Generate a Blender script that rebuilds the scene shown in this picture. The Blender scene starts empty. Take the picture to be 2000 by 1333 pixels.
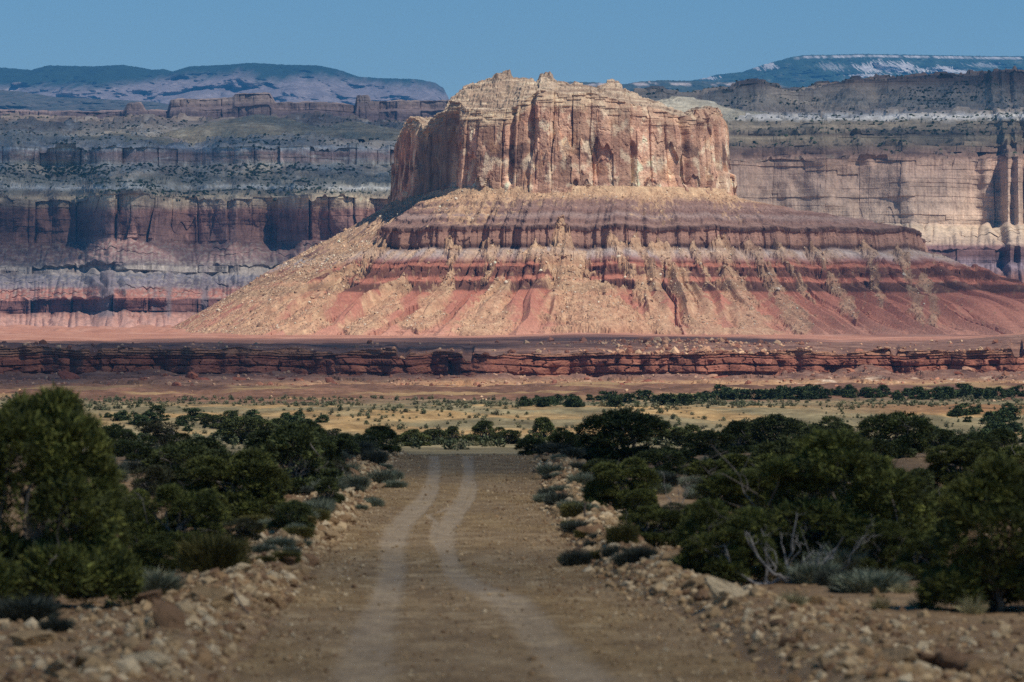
import bpy, math, random
import numpy as np
sc = bpy.context.scene
COL = sc.collection
HAZE = 2.7e-5
F = 9514.0; HY = 771.0; EYE = 3.7          # pixels per unit tangent (2000 px wide frame), horizon row, eye height

# ---------------------------------------------------------------- camera
cam = bpy.data.cameras.new('camera'); camo = bpy.data.objects.new('camera', cam); COL.objects.link(camo)
camo.location = (0, 0, EYE); camo.rotation_euler = (math.pi/2, 0, 0)
cam.sensor_width = 36; cam.lens = 36*F/2000; cam.shift_y = (HY-666.5)/2000
cam.clip_start = 1.0; cam.clip_end = 80000
cam.dof.use_dof = True; cam.dof.focus_distance = 1500; cam.dof.aperture_fstop = 2.8
sc.camera = camo

# ---------------------------------------------------------------- sky, sun, exposure
SUN = np.array([0.64, -0.58, 1.28]); SUN /= np.linalg.norm(SUN)
sun_el = math.asin(SUN[2]); sun_az = math.atan2(SUN[0], SUN[1])
w = bpy.data.worlds.new("World"); sc.world = w; w.use_nodes = True
nt = w.node_tree; nt.nodes.clear()
sky = nt.nodes.new('ShaderNodeTexSky'); sky.sky_type = 'NISHITA'; sky.sun_disc = False
sky.sun_elevation = sun_el; sky.sun_rotation = sun_az
sky.altitude = 1800; sky.air_density = 1.0; sky.dust_density = 0.0; sky.ozone_density = 2.0
bg = nt.nodes.new('ShaderNodeBackground'); bg.inputs[1].default_value = 0.078
wo = nt.nodes.new('ShaderNodeOutputWorld')
hs = nt.nodes.new('ShaderNodeHueSaturation'); hs.inputs['Saturation'].default_value = 1.42; nt.links.new(sky.outputs[0], hs.inputs['Color']); nt.links.new(hs.outputs[0], bg.inputs[0]); nt.links.new(bg.outputs[0], wo.inputs[0])
sl = bpy.data.lights.new('sun', 'SUN'); sl.energy = 4.6; sl.angle = math.radians(0.5); sl.color = (1.0, 0.97, 0.93)
so = bpy.data.objects.new('sun', sl); COL.objects.link(so); so.location = (0, 0, 60)
so.rotation_euler = (math.pi/2 - sun_el, 0, math.atan2(SUN[0], -SUN[1]))
sc.view_settings.view_transform = 'Standard'; sc.view_settings.look = 'None'
sc.view_settings.exposure = 0.0; sc.view_settings.gamma = 1.0
sc.render.engine = 'CYCLES'
sc.cycles.max_bounces = 4; sc.cycles.diffuse_bounces = 2; sc.cycles.glossy_bounces = 1
sc.cycles.transparent_max_bounces = 12; sc.cycles.volume_bounces = 0
sc.cycles.use_denoising = False
try: sc.cycles.denoising_input_passes = 'RGB_ALBEDO_NORMAL'
except Exception: pass

# ---------------------------------------------------------------- numpy noise
def hsh(ix, iy, seed):
    n = (ix.astype(np.int64)*374761393 + iy.astype(np.int64)*668265263 + seed*974634777) & 0xffffffff
    n = ((n ^ (n >> 13))*1274126177) & 0xffffffff
    n = ((n ^ (n >> 16))*2246822519) & 0xffffffff
    n = n ^ (n >> 15)
    return (n & 0xffffff).astype(np.float32)/np.float32(16777216.0)

def N(x, y, seed=0):
    """smooth gradient noise, about -1..1"""
    x, y = np.broadcast_arrays(np.asarray(x, np.float64), np.asarray(y, np.float64))
    ix = np.floor(x); iy = np.floor(y); fx = (x-ix).astype(np.float32); fy = (y-iy).astype(np.float32)
    ix = ix.astype(np.int64); iy = iy.astype(np.int64)
    u = fx*fx*fx*(fx*(fx*6-15)+10); v = fy*fy*fy*(fy*(fy*6-15)+10)
    def g(a, b, dx, dy):
        h = hsh(a, b, seed)*6.2831853
        return np.cos(h)*dx + np.sin(h)*dy
    n00 = g(ix, iy, fx, fy); n10 = g(ix+1, iy, fx-1, fy); n01 = g(ix, iy+1, fx, fy-1); n11 = g(ix+1, iy+1, fx-1, fy-1)
    return ((n00*(1-u)+n10*u)*(1-v) + (n01*(1-u)+n11*u)*v)*1.5

def fbm(x, y, seed=0, o=4, gain=.5):
    r = 0; a = 1.; t = 0.
    for k in range(o):
        r = r + a*N(np.asarray(x)*2**k, np.asarray(y)*2**k, seed+k*17); t += a; a *= gain
    return r/t*1.3

def vor(x, y, seed=0):
    """F1, F2 and two random numbers of the nearest cell, plus its centre offset"""
    x, y = np.broadcast_arrays(np.asarray(x, np.float32), np.asarray(y, np.float32))
    ix = np.floor(x).astype(np.int64); iy = np.floor(y).astype(np.int64)
    f1 = np.full(x.shape, 9., np.float32); f2 = f1.copy(); r1 = f1*0; dxn = f1*0; r2 = f1*0
    for a in (-1, 0, 1):
        for b in (-1, 0, 1):
            cx = ix+a; cy = iy+b
            px = cx + hsh(cx, cy, seed); py = cy + hsh(cx, cy, seed+5)
            dx = (x-px).astype(np.float32); dy = (y-py).astype(np.float32); d = np.sqrt(dx*dx+dy*dy)
            m = d < f1
            f2 = np.where(m, f1, np.minimum(f2, d)); r1 = np.where(m, hsh(cx, cy, seed+9), r1)
            r2 = np.where(m, hsh(cx, cy, seed+13), r2); dxn = np.where(m, dx, dxn); f1 = np.where(m, d, f1)
    return f1, f2, r1, r2, dxn

def sm(a, b, x): 
    t = np.clip((np.asarray(x, np.float64)-a)/(b-a), 0, 1); return t*t*(3-2*t)
def lin(c):
    c = np.asarray(c, np.float64)/255.0
    return np.where(c <= .04045, c/12.92, ((c+.055)/1.055)**2.4)
def ramp(v, knots):
    """knots: list of (value, srgb) -> linear albedo array"""
    k = sorted(knots, key=lambda q: q[0]); xs = [q[0] for q in k]; cs = np.array([lin(q[1]) for q in k])
    return np.stack([np.interp(v, xs, cs[:, i]) for i in range(3)], -1)
def mixc(a, b, t): return a*(1-t[..., None]) + b*t[..., None]
def tab(x, pts):
    pts = sorted(pts); return np.interp(x, [p[0] for p in pts], [p[1] for p in pts])
def pxz(y, D): return EYE + (HY-np.asarray(y, np.float64))*D/F
def pxx(px, D): return (np.asarray(px, np.float64)-1000)*D/F
def catmull(pts, n_or_t):
    P = np.array(pts, np.float64); n = len(P)
    t = np.linspace(0, n-1, n_or_t) if np.isscalar(n_or_t) else n_or_t
    i = np.clip(np.floor(t).astype(int), 0, n-2); f = (t-i)[:, None]
    g = lambda k: P[np.clip(k, 0, n-1)]
    p0, p1, p2, p3 = g(i-1), g(i), g(i+1), g(i+2)
    return .5*((2*p1)+(-p0+p2)*f+(2*p0-5*p1+4*p2-p3)*f*f+(-p0+3*p1-3*p2+p3)*f**3)

# ---------------------------------------------------------------- object helpers
def tag(o, label=None, cat=None, group=None, kind=None):
    if label: o['label'] = label
    if cat: o['category'] = cat
    if group: o['group'] = group
    if kind: o['kind'] = kind
    return o
def mesh_np(name, V, Fc, mat=None, col=None, smooth=False):
    V = np.asarray(V, np.float32).reshape(-1, 3); Fc = np.asarray(Fc, np.int32)
    me = bpy.data.meshes.new(name); nf, k = Fc.shape
    me.vertices.add(len(V)); me.vertices.foreach_set('co', V.ravel())
    me.loops.add(nf*k); me.loops.foreach_set('vertex_index', Fc.ravel())
    me.polygons.add(nf); me.polygons.foreach_set('loop_start', np.arange(0, nf*k, k, dtype=np.int32))
    me.update(calc_edges=True)
    me.polygons.foreach_set('use_smooth', np.full(nf, smooth, dtype=bool))
    if col is not None:
        a = me.color_attributes.new('Col', 'FLOAT_COLOR', 'POINT')
        c = np.ones((len(V), 4), np.float32); c[:, :3] = np.asarray(col).reshape(-1, 3)
        a.data.foreach_set('color', c.ravel())
    if mat: me.materials.append(mat)
    return me
def link(name, me, parent=None, loc=None):
    o = bpy.data.objects.new(name, me); COL.objects.link(o)
    if parent: o.parent = parent
    if loc is not None: o.location = loc
    return o
def loft(name, P, col, mat, smooth=False, flip=False):
    nv, nu = P.shape[:2]
    i = np.arange(nv*nu).reshape(nv, nu)
    q = np.stack([i[:-1, :-1], i[:-1, 1:], i[1:, 1:], i[1:, :-1]], -1).reshape(-1, 4)
    if flip: q = q[:, ::-1]
    o = link(name, mesh_np(name, P, q, mat, np.clip(col, .004, .85), smooth))
    o['kind'] = 'structure'
    return o

# ---------------------------------------------------------------- materials
def new_mat(name, rough=.95):
    m = bpy.data.materials.new(name); m.use_nodes = True; t = m.node_tree
    b = t.nodes['Principled BSDF']; b.inputs['Roughness'].default_value = rough
    b.inputs['Specular IOR Level'].default_value = .15
    return m, t, b
def node(t, typ, ins=None, **kw):
    n = t.nodes.new(typ)
    for k, v in kw.items(): setattr(n, k, v)
    for k, v in (ins or {}).items():
        if isinstance(v, bpy.types.NodeSocket): t.links.new(v, n.inputs[k])
        else: n.inputs[k].default_value = v
    return n
def rock_mat(name, sc1, sc2, zs=1.0, amt=.5, bump=.6, dist=1.0, rough=.95):
    """colour attribute x two sizes of mottling, with bump at both sizes (scales in 1/m)"""
    m, t, b = new_mat(name, rough)
    at = node(t, 'ShaderNodeAttribute', attribute_name='Col')
    tc = node(t, 'ShaderNodeTexCoord')
    mp = node(t, 'ShaderNodeMapping', {'Vector': tc.outputs['Object'], 'Scale': (1, 1, zs)})
    n1 = node(t, 'ShaderNodeTexNoise', {'Vector': mp.outputs[0], 'Scale': sc1, 'Detail': 6., 'Roughness': .65})
    n2 = node(t, 'ShaderNodeTexNoise', {'Vector': tc.outputs['Object'], 'Scale': sc2, 'Detail': 4., 'Roughness': .7})
    ad = node(t, 'ShaderNodeMath', {0: n1.outputs[0], 1: n2.outputs[0]}, operation='ADD')
    mr = node(t, 'ShaderNodeMapRange', {0: ad.outputs[0], 1: .7, 2: 1.3, 3: 1-amt, 4: 1+amt})
    vm = node(t, 'ShaderNodeVectorMath', {0: at.outputs['Color'], 1: mr.outputs[0]}, operation='MULTIPLY')
    t.links.new(vm.outputs[0], b.inputs['Base Color'])
    bp = node(t, 'ShaderNodeBump', {'Strength': bump, 'Distance': dist, 'Height': ad.outputs[0]})
    t.links.new(bp.outputs[0], b.inputs['Normal'])
    return m

# ---------------------------------------------------------------- cliff relief: jointed slabs, cracks, ledges (metres, outward +)
def rect(s, z, w, h, seed):
    """upright joint blocks: 2 random numbers, distance to the side joint and to the bedding joint (0..1), position across (-1..1)"""
    q = s/w + .55*N(s/(w*1.9), 0*s+seed, seed) + .10*N(s/w, z/(h*.5), seed+1); ci = np.floor(q).astype(np.int64); fx = (q-ci)*2-1
    p = z/h + hsh(ci, ci*0, seed+2)*7 + .5*hsh(ci, ci*0, seed+3)*N(z/h, 0*z+ci*3.7, seed+4) + .22*N(s/(w*.4), z/h, seed+7); zi = np.floor(p).astype(np.int64); fz = (p-zi)*2-1
    return hsh(ci, zi, seed+5), hsh(ci, zi, seed+6), 1-np.abs(fx), 1-np.abs(fz), fx
def relief(s, z, seed=0, k=1.0, w=13., h=55., cr=1.0):
    d = 5.0*k*fbm(s/(60*k), z/(400*k), seed+1, 3)
    r, r2, ex, ez, fx = rect(s, z, w*1.15*k, h*1.1*k, seed+2)
    d += (r-.5)*6.0*k + fx*(r2-.5)*1.8*k - cr*3.0*k*np.exp(-ex/.045)*(r2 > .45)
    r, r2, ex, ez, fx = rect(s, z, w*.58*k, h*.40*k, seed+12)
    d += (r-.5)*1.7*k*sm(-.5, .4, N(s/(22*k), z/(20*k), seed+31)) + fx*(r2-.5)*.7*k - cr*1.0*k*np.exp(-ex/.07)*(r2 > .62) - cr*.7*k*np.exp(-ez/.05)*(r > .5)
    r, r2, ex, ez, fx = rect(s, z, w*.22*k, h*.15*k, seed+22)
    d += (r-.5)*.7*k*sm(-.1, .5, N(s/(9*k), z/(16*k), seed+30)) - cr*.3*k*np.exp(-ex/.2)*(r2 > .7)
    d += .35*k*fbm(s/(2.2*k), z/(2.6*k), seed+33, 3)
    return d
def desat(c, t, g=1.0):
    l = (c*np.array([.3, .55, .15])).sum(-1, keepdims=True); return (c*(1-t)+l*t)*g
# ================================================================ THE BUTTE
# three nested plan contours, control points as (frame column, distance): cliff foot, rim of the purple ledge, toe of the talus
L0 = [(830, 4330), (765, 3960), (812, 3800), (874, 3662), (992, 3622), (1150, 3610), (1300, 3625), (1414, 3668), (1408, 3780), (1404, 3900), (1404, 4050)]
L1 = [(690, 4360), (668, 3940), (700, 3745), (770, 3612), (960, 3572), (1130, 3562), (1320, 3574), (1530, 3602), (1768, 3645), (1785, 3800), (1800, 4050)]
L2 = [(230, 4500), (300, 4000), (350, 3700), (500, 3520), (800, 3440), (1100, 3424), (1400, 3434), (1760, 3455), (2150, 3490), (2500, 3590), (2800, 3760)]
SPINE = [(960, 4330), (905, 4000), (950, 3880), (985, 3790), (1040, 3740), (1150, 3720), (1250, 3735), (1330, 3770), (1345, 3820), (1350, 3920), (1360, 4050)]
wxy = lambda L: np.array([(pxx(p, D), D) for p, D in L])
L0w, L1w, L2w, SPw = map(wxy, (L0, L1, L2, SPINE))
def arc_params(L, n, t0=0, t1=None):
    t = np.linspace(t0, (len(L)-1) if t1 is None else t1, 4000); p = catmull(L, t)
    s = np.r_[0, np.cumsum(np.hypot(*np.diff(p, axis=0).T))]
    return np.interp(np.linspace(0, s[-1], n), s, t), np.linspace(0, s[-1], n)

RIM = [(700, 330), (765, 268), (776, 242), (784, 230), (796, 231), (806, 240), (812, 250), (820, 246), (832, 228), (850, 217), (866, 196), (880, 200),
       (895, 212), (940, 218), (985, 212), (1010, 200), (1030, 184), (1045, 174), (1100, 182), (1160, 180), (1200, 192), (1250, 204), (1300, 212), (1340, 229),
       (1352, 224), (1360, 226), (1372, 214), (1412, 211), (1440, 212), (1470, 225), (1500, 230)]
SIL = [(700, 330), (776, 250), (812, 252), (832, 228), (850, 214), (868, 190), (876, 174), (890, 167), (905, 161), (935, 158), (962, 152), (967, 144), (996, 143),
       (1001, 152), (1028, 155), (1048, 162), (1054, 153), (1078, 154), (1090, 164), (1130, 171), (1165, 175), (1185, 166), (1211, 166), (1217, 177), (1250, 191),
       (1300, 206), (1340, 224), (1372, 216), (1412, 212), (1450, 230), (1500, 240)]
print('butte...')
# ---- cliff
nu = 1750
tu, su = arc_params(L0w, nu, .7, 9.3)
B = catmull(L0w, tu); T = np.gradient(B, axis=0); T /= np.linalg.norm(T, axis=1)[:, None]
Nrm = np.stack([T[:, 1], -T[:, 0]], 1)
Sp = catmull(SPw, tu)
pxu = 1000 + B[:, 0]/B[:, 1]*F
nz = 300
zf = np.linspace(0, 1, nz)
z_rim = pxz(tab(pxu, RIM), B[:, 1]) + 1.0*fbm(su/6, 0*su, 5, 3)
z_bot = 143.0
Z = z_bot + (z_rim-z_bot)[None]*zf[:, None]
S = np.broadcast_to(su[None], Z.shape)
hf = (Z-150)/80.
# pale thin-bedded cap beds along the rim, massive wall below, broken foot
d = relief(S, Z, 11)
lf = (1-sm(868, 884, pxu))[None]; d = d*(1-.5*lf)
depth = z_rim[None]-Z
bed = np.floor(Z/1.7 + .25*N(S/30, Z/9, 3))
dbed = (hsh(bed.astype(np.int64), np.floor(S/11+9*hsh(bed.astype(np.int64), bed.astype(np.int64)*0, 30)).astype(np.int64), 31)-.45)*1.8
capw = 1-sm(6, 16, depth + 5*N(S/20, 0*S, 9))
d = d*(1-.45*capw) + dbed*capw - 3.0*capw*sm(0, 10, 10-depth)
rt = sm(1405, 1425, pxu)[None]*(1-sm(16, 19, Z-154)+.0)
d += 6.0*rt*sm(1380, 1400, pxu)[None]                     # stepped pedestal at the right foot
d += 1.5*sm(0, 1, (166-Z)/10 + .6*N(S/12, Z/6, 8))*(N(S/35, 0*S, 6) > -.1)
d -= (.075-.035*lf)*(Z-z_bot)
# named clefts seen in the wall: (column, half width m, depth m, top, bottom fractions)
for cx, hw, dp, f0, f1_ in ((880, 3.0, 3.5, .1, .9), (995, 2.2, 6, .25, .95), (1035, 2.6, 7, .45, 1.0), (1160, 5.0, 3.2, .25, 1.0), (1240, 2.0, 5, .05, .6), (1342, 2.4, 7, .25, 1.0), (1375, 1.8, 5, .2, .97), (822, 3, 5, 0, .9), (850, 3, 5, .1, 1)):
    xx = (pxu[None]-cx)*.38/hw + .35*N(Z/9, 0*Z, int(cx))
    fr = np.broadcast_to(zf[:, None], Z.shape)
    d -= dp*np.exp(-xx**2)*sm(f0-.06, f0+.04, fr)*(1-sm(f1_-.02, f1_+.05, fr))
X = B[None, :, 0] + Nrm[None, :, 0]*d; Y = B[None, :, 1] + Nrm[None, :, 1]*d
cliffP = np.stack([X, Y, Z], -1)
# ---- cap above the rim, rising in broken ledges to the crest, then level to the spine and closed behind
nc = 190
tt = np.linspace(0, 1, nc)[1:, None]**1.2
RX, RY = X[-1], Y[-1]
CX = RX[None]*(1-tt) + Sp[None, :, 0]*tt; CY = RY[None]*(1-tt) + Sp[None, :, 1]*tt
ds = np.hypot(CX-RX[None], CY-RY[None])
rr = sm(-4, 52, ds + 9*fbm(CX/22, CY/22, 14, 3)*sm(0, 12, ds))
pc = 1000 + CX/CY*F
ZS = pxz(tab(pc, SIL), 3690.)*1.0 + (CY-3690)*.0
zz = z_rim[None] + np.maximum(ZS - z_rim[None], 0)*rr
stp = 3.1
zq = zz/stp + .5*fbm(CX/16, CY/16, 15, 3); fl = np.floor(zq); ter = (fl + sm(.62, 1.0, zq-fl))*stp
zz = np.where(ds > 1.5, zz*.4 + .6*(ter-.5*stp*fbm(CX/16, CY/16, 15, 3)), zz)
zz += (.7*fbm(CX/3, CY/3, 16, 3) + 2.6*(vor(CX/6., CY/6., 18)[2]-.5) + 1.3*(vor(CX/2.4, CY/2.4, 19)[2]-.5))*sm(0, 3, ds)
zz -= 40*sm(.93, 1.0, np.broadcast_to(tt, zz.shape))
for kx, kD, krx, kry, kh in ((982, 3680, 7.5, 7, 3.0), (1065, 3672, 6.0, 7, 3.2), (1198, 3676, 6.2, 7, 2.4), (905, 3678, 6.5, 7, 3.0), (1040, 3676, 3, 5, 2.2), (940, 3678, 4, 5, 2.0), (1130, 3674, 5, 5, 1.8)):
    qq = ((CX-pxx(kx, kD))/krx)**2 + ((CY-kD)/kry)**2 + .25*N(CX/2, CY/2, 17); zz += kh*(.45*sm(1.3, 1.0, qq)+.55*sm(.75, .5, qq))
capP = np.stack([CX, CY, zz], -1)
P = np.concatenate([cliffP, capP], 0)
# ---- albedo
def butte_wall_col(S, Z, top):
    v = .5+.5*fbm(S/40, Z/28, 41, 4)
    c = ramp(v, [(0, (150, 104, 84)), (.4, (178, 132, 105)), (.65, (196, 152, 122)), (1, (206, 168, 134))])
    # desert varnish hanging in streaks, darkest in the middle beds
    st = .5*fbm(S/4.5, Z/30, 42, 4) + .5*(rect(S, Z, 13*.22, 55*.3, 33)[0]-.5); pat = fbm(S/26, Z/16, 43, 3)
    vz = np.exp(-((Z-181-6*N(S/50, 0*S, 3))/13.)**2)*.85 + .28*np.exp(-((Z-214)/9.)**2)
    rb_ = rect(S, Z, 13*.58, 55*.40, 23)[1]; rc_ = rect(S, Z, 13*1.15, 55*1.1, 13)[0]
    vm = sm(.20, .40, st*.45 + pat*.40 + vz*.52 - .16 + .26*(rb_-.5) + .22*(rc_-.5))
    c = mixc(c, np.broadcast_to(lin((92, 68, 62)), c.shape), vm*.66)
    # pale salty seeps and ochre patches
    pl = sm(.12, .5, fbm(S/9, Z/13, 44, 4) + .15*np.exp(-((Z-172)/12.)**2))
    c = mixc(c, np.broadcast_to(lin((226, 204, 172)), c.shape), pl*.6)
    oc = sm(.2, .55, fbm(S/16, Z/20, 45, 3)); c = mixc(c, np.broadcast_to(lin((204, 150, 98)), c.shape), oc*.42)
    r, r2, ex, ez, fx = rect(S, Z, 13*.58, 55*.40, 23)
    c *= (.80+.40*r)[..., None]
    r, r2, ex, ez, fx = rect(S, Z, 13*1.15, 55*1.1, 13)
    c *= (.86+.28*r2)[..., None]
    bl = N(0*S, Z/1.1, 46)+.6*N(S/40, Z/.5, 47); c *= (1+.09*bl)[..., None]
    return c
c = butte_wall_col(S, Z, z_rim)
pale = butte_cap = ramp(.5+.5*fbm(S/11, Z/2.2, 48, 4), [(0, (132, 104, 84)), (.45, (190, 160, 128)), (1, (228, 208, 170))])
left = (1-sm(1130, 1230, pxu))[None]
c = mixc(c, pale, np.clip(capw*(.35+.65*left), 0, 1)*.9)
white = (np.exp(-((pxu[None]-789)/13)**2)*sm(222, 229, Z)); c = mixc(c, np.broadcast_to(lin((238, 225, 200)), c.shape), np.clip(white, 0, 1))
c = mixc(c, np.broadcast_to(lin((118, 104, 90)), c.shape)*(.8+.4*hsh(np.floor(S/4).astype(np.int64), np.floor(Z/30).astype(np.int64), 24))[..., None], (lf*(pxu[None] > 806)*(1-.6*capw))*.75)  # left face greyed and darkened in the colour to deepen its shade
ora = np.exp(-((pxu[None]-786)/11)**2)*.5; c = mixc(c, c*np.array([1.35, .98, .75]), ora)
c2 = ramp(.5+.5*fbm(CX/34, zz/1.5, 49, 4), [(0, (112, 88, 74)), (.4, (170, 140, 112)), (.7, (206, 180, 146)), (1, (226, 208, 172))])
br = sm(4, 9, zz-pxz(172, 3690.))[..., None]; c2 = c2*(1-.42*br) + .42*br*lin((120, 92, 74))
wood = sm(.45, .6, fbm(CX/4, CY/4, 50, 3))*.4; c2 = mixc(c2, np.broadcast_to(lin((78, 80, 52)), c2.shape), wood)
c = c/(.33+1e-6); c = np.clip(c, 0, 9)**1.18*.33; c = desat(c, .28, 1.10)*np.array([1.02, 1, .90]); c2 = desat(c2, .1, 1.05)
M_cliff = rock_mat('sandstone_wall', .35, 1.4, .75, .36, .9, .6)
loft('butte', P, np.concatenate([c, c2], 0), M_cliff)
butteP = P

# ---- talus and its ledges
print('talus...')
nu = 1700
tu, su = arc_params(L2w, nu, .55, 9.6)
A0, A1, A2 = catmull(L0w, tu), catmull(L1w, tu), catmull(L2w, tu)
r0 = np.linspace(0, 1, 120)
t1 = np.r_[np.linspace(0, .03, 70, endpoint=False), np.linspace(.03, .14, 60, endpoint=False), np.linspace(.14, .33, 250, endpoint=False), np.linspace(.33, 1.12, 400)]
P01 = A0[None]*(1-r0)[:, None, None] + A1[None]*r0[:, None, None]
P12 = A1[None]*(1-t1)[:, None, None] + A2[None]*t1[:, None, None]
XY = np.concatenate([P01[:-1], P12], 0); X, Y = XY[..., 0].copy(), XY[..., 1].copy()
S = np.broadcast_to(su[None], X.shape)
R = np.r_[r0[:-1]-1, t1]; R = np.broadcast_to(R[:, None], X.shape)
Nn = A2-A0; Nn /= np.linalg.norm(Nn, axis=1)[:, None]
pl_ = (11*fbm(su/60, 0*su, 90, 3) + 5*fbm(su/17, 0*su, 91, 3) )[None]*np.where(R < 0, sm(-1, -.1, R), 1-sm(.0, .55, R))
pl_ = pl_ + 3.5*(rect(su, 0*su, 16., 30., 92)[0]-.5)[None]*np.exp(-(R/.03)**2)
X += Nn[None, :, 0]*pl_; Y += Nn[None, :, 1]*pl_
TU = np.broadcast_to(tu[None], X.shape)
flank = 1-sm(2.42, 2.86, TU + .20*fbm(S/14, R*3, 93, 3) - .18*np.clip(R, -1, .6))
# spurs and gullies push the ledges in and out
spur = .05*fbm(S/85, R*.8, 60, 2) + .030*np.abs(N(S/24, R*.7, 61))*2 - .02 + .020*fbm(S/8, R*2.2, 62, 3)
wnd = sm(.0, .10, R)*(1-sm(.75, .95, R))
Rw = R - spur*.8*wnd + .010*fbm(S/9, 0*S, 63, 3)*np.exp(-(R/.02)**2)
kn = [(-1, 158), (-.93, 153), (-.62, 146), (-.6, 143.5), (-.4, 139), (-.39, 137.4), (-.2, 133), (-.19, 130.5), (-.015, 128.2), (0, 127), (.008, 121), (.010, 120.6), (.022, 111.5), (.06, 109.5), (.125, 103.5), (.150, 101), (.152, 99.8), (.186, 97.2), (.1885, 93.8), (.196, 93.0), (.199, 89.6),
      (.25, 87.4), (.262, 86.4), (.2655, 79.0), (.36, 75.5), (.45, 70.5), (.60, 62.5), (.8, 52.5), (.905, 48.6), (.91, 47.0), (1.0, 44), (1.12, 36)]
Zb = np.interp(Rw, [k[0] for k in kn], [k[1] for k in kn])
# the right-hand ledges stay higher: the rim there stands clear of the slope above it
rill = np.abs(N(S/7.5 + .6*N(R*6, S/20, 66), R*1.2, 64)) + .5*np.abs(N(S/3.1, R*3, 65))
Zb += (3.0*rill-1.3)*sm(.30, .45, R)*(1-sm(.85, .93, R))
Zb += .45*fbm(S/2.5, R*60, 67, 2)*(1-.6*(np.abs(R-.012) < .012))
# blocky relief of the purple ledge
led = (R > -.005) & (R < .03)
blk = relief(S, Zb, 70, .75, 13, 40)*.42 + 1.3*sm(123.5, 125, Zb) - .8*sm(115, 112, Zb)
fl2 = (rect(S, Zb, 7.5, 60, 170)[0]-.5)*3.2 + (rect(S, Zb, 2.6, 30, 171)[0]-.5)*1.4 - 1.5*np.exp(-rect(S, Zb, 7.5, 60, 170)[2]/.12)
hum = np.where(led, blk, fl2*(np.exp(-((Zb-93.4)/3.6)**2)+np.exp(-((Zb-82.8)/4.0)**2))*sm(.12, .16, R))*(1-flank)
A0b = np.broadcast_to(A0[None], X.shape+(2,)); hq = np.hypot(X-A0b[..., 0], Y-A0b[..., 1])/np.hypot(*(A2-A0).T)[None]
Zlin = 158 - 114*np.clip(hq, 0, 1.1) + 2.4*fbm(S/26, R*1.5, 94, 3) + 1.1*fbm(X/5, Y/5, 95, 3)
Zb = Zb*(1-flank) + Zlin*flank
Zb += (R < -.02)*(1-flank)*(2.4*fbm(S/22, R*1.6, 96, 3) - .8*np.abs(N(S/9 + 1.4*N(R*5, S/25, 104), R*4, 97)) + .8*fbm(S/4, R*14, 105, 3))*sm(-1, -.85, R)*sm(0, -.15, R)
# ---- debris: chutes and fans banked over the ledges, red earth aprons between them
PX = 1000 + X/Y*F
ZsK = [(-1, 158), (-.93, 153.5), (-.1, 131.5), (0, 127.8), (.03, 116), (.06, 110.5), (.125, 104.5), (.186, 97), (.207, 91), (.25, 87.6), (.262, 85.5), (.285, 81), (.36, 77.5), (.45, 72), (.6, 65), (.8, 54), (1.0, 44), (1.12, 36)]
Zs = np.interp(R - .45*spur*wnd, [k[0] for k in ZsK], [k[1] for k in ZsK])
row = HY - (Zs-EYE)*F/Y
_, _, ra, rb, dxa = vor(S/17. + .35*fbm(S/30, R*3, 59, 2), R*.001+.5, 58)
tri = 1 - 2.3*np.abs(dxa)
Zb = np.maximum(Zb, (1-flank)*Zs + flank*-50 - 2.2 + (2.2+6.0*ra)*tri + 7.5*sm(.02, .40, fbm(S/30, R*.6, 106, 3))*sm(.18, .21, R)*(1-sm(.6, .85, R)) - 30*(1-sm(.17, .19, R)))
CH = [
 [(442, 1098, 10), (465, 1099, 24), (500, 1102, 36), (545, 1112, 58), (600, 1145, 100), (655, 1185, 135)],
 [(478, 880, 10), (520, 884, 9), (548, 880, 12), (590, 850, 32), (640, 815, 50)],
 [(480, 955, 8), (520, 962, 6), (550, 950, 8)],
 [(560, 985, 5), (590, 965, 36), (625, 945, 62), (655, 940, 75)],
 [(555, 790, 5), (590, 762, 32), (625, 725, 44), (655, 700, 50)],
 [(480, 745, 12), (520, 712, 14), (560, 672, 18), (600, 630, 40), (655, 570, 70)],
 [(485, 695, 14), (530, 650, 16), (580, 590, 24), (655, 480, 60)],
 [(482, 1040, 8), (505, 1050, 26), (530, 1070, 10), (560, 1085, 5)],
 [(470, 1195, 10), (520, 1222, 13), (570, 1258, 20), (655, 1300, 40)],
 [(465, 1240, 9), (510, 1262, 11), (560, 1280, 16), (610, 1290, 20), (655, 1310, 30)],
 [(470, 1285, 16), (520, 1305, 22), (560, 1330, 30), (610, 1360, 48), (655, 1385, 58)],
 [(480, 1352, 5), (530, 1372, 6), (570, 1392, 16)],
 [(468, 1408, 14), (520, 1418, 20), (560, 1432, 30), (610, 1455, 50), (655, 1470, 58)],
 [(478, 1466, 9), (520, 1488, 12), (560, 1512, 20), (610, 1545, 30), (650, 1570, 30)],
 [(480, 1516, 4), (530, 1545, 5), (570, 1565, 8), (590, 1590, 3)],
 [(482, 1588, 5), (530, 1616, 9), (570, 1640, 16), (610, 1662, 18), (630, 1670, 4)],
 [(484, 1692, 9), (530, 1702, 8), (580, 1716, 12), (600, 1724, 4)],
 [(490, 1755, 5), (530, 1768, 9), (570, 1780, 12), (610, 1796, 18), (640, 1800, 6)],
 [(545, 1808, 4), (580, 1816, 9), (620, 1822, 14), (640, 1825, 4)],
]
E = np.full(X.shape, -9.)
ragE = .8*fbm(X/4, Y/7, 68, 4) + .5*fbm(X/16, Y/16, 57, 2) + .35*N(X/1.3, Y/2.5, 56)
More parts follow.
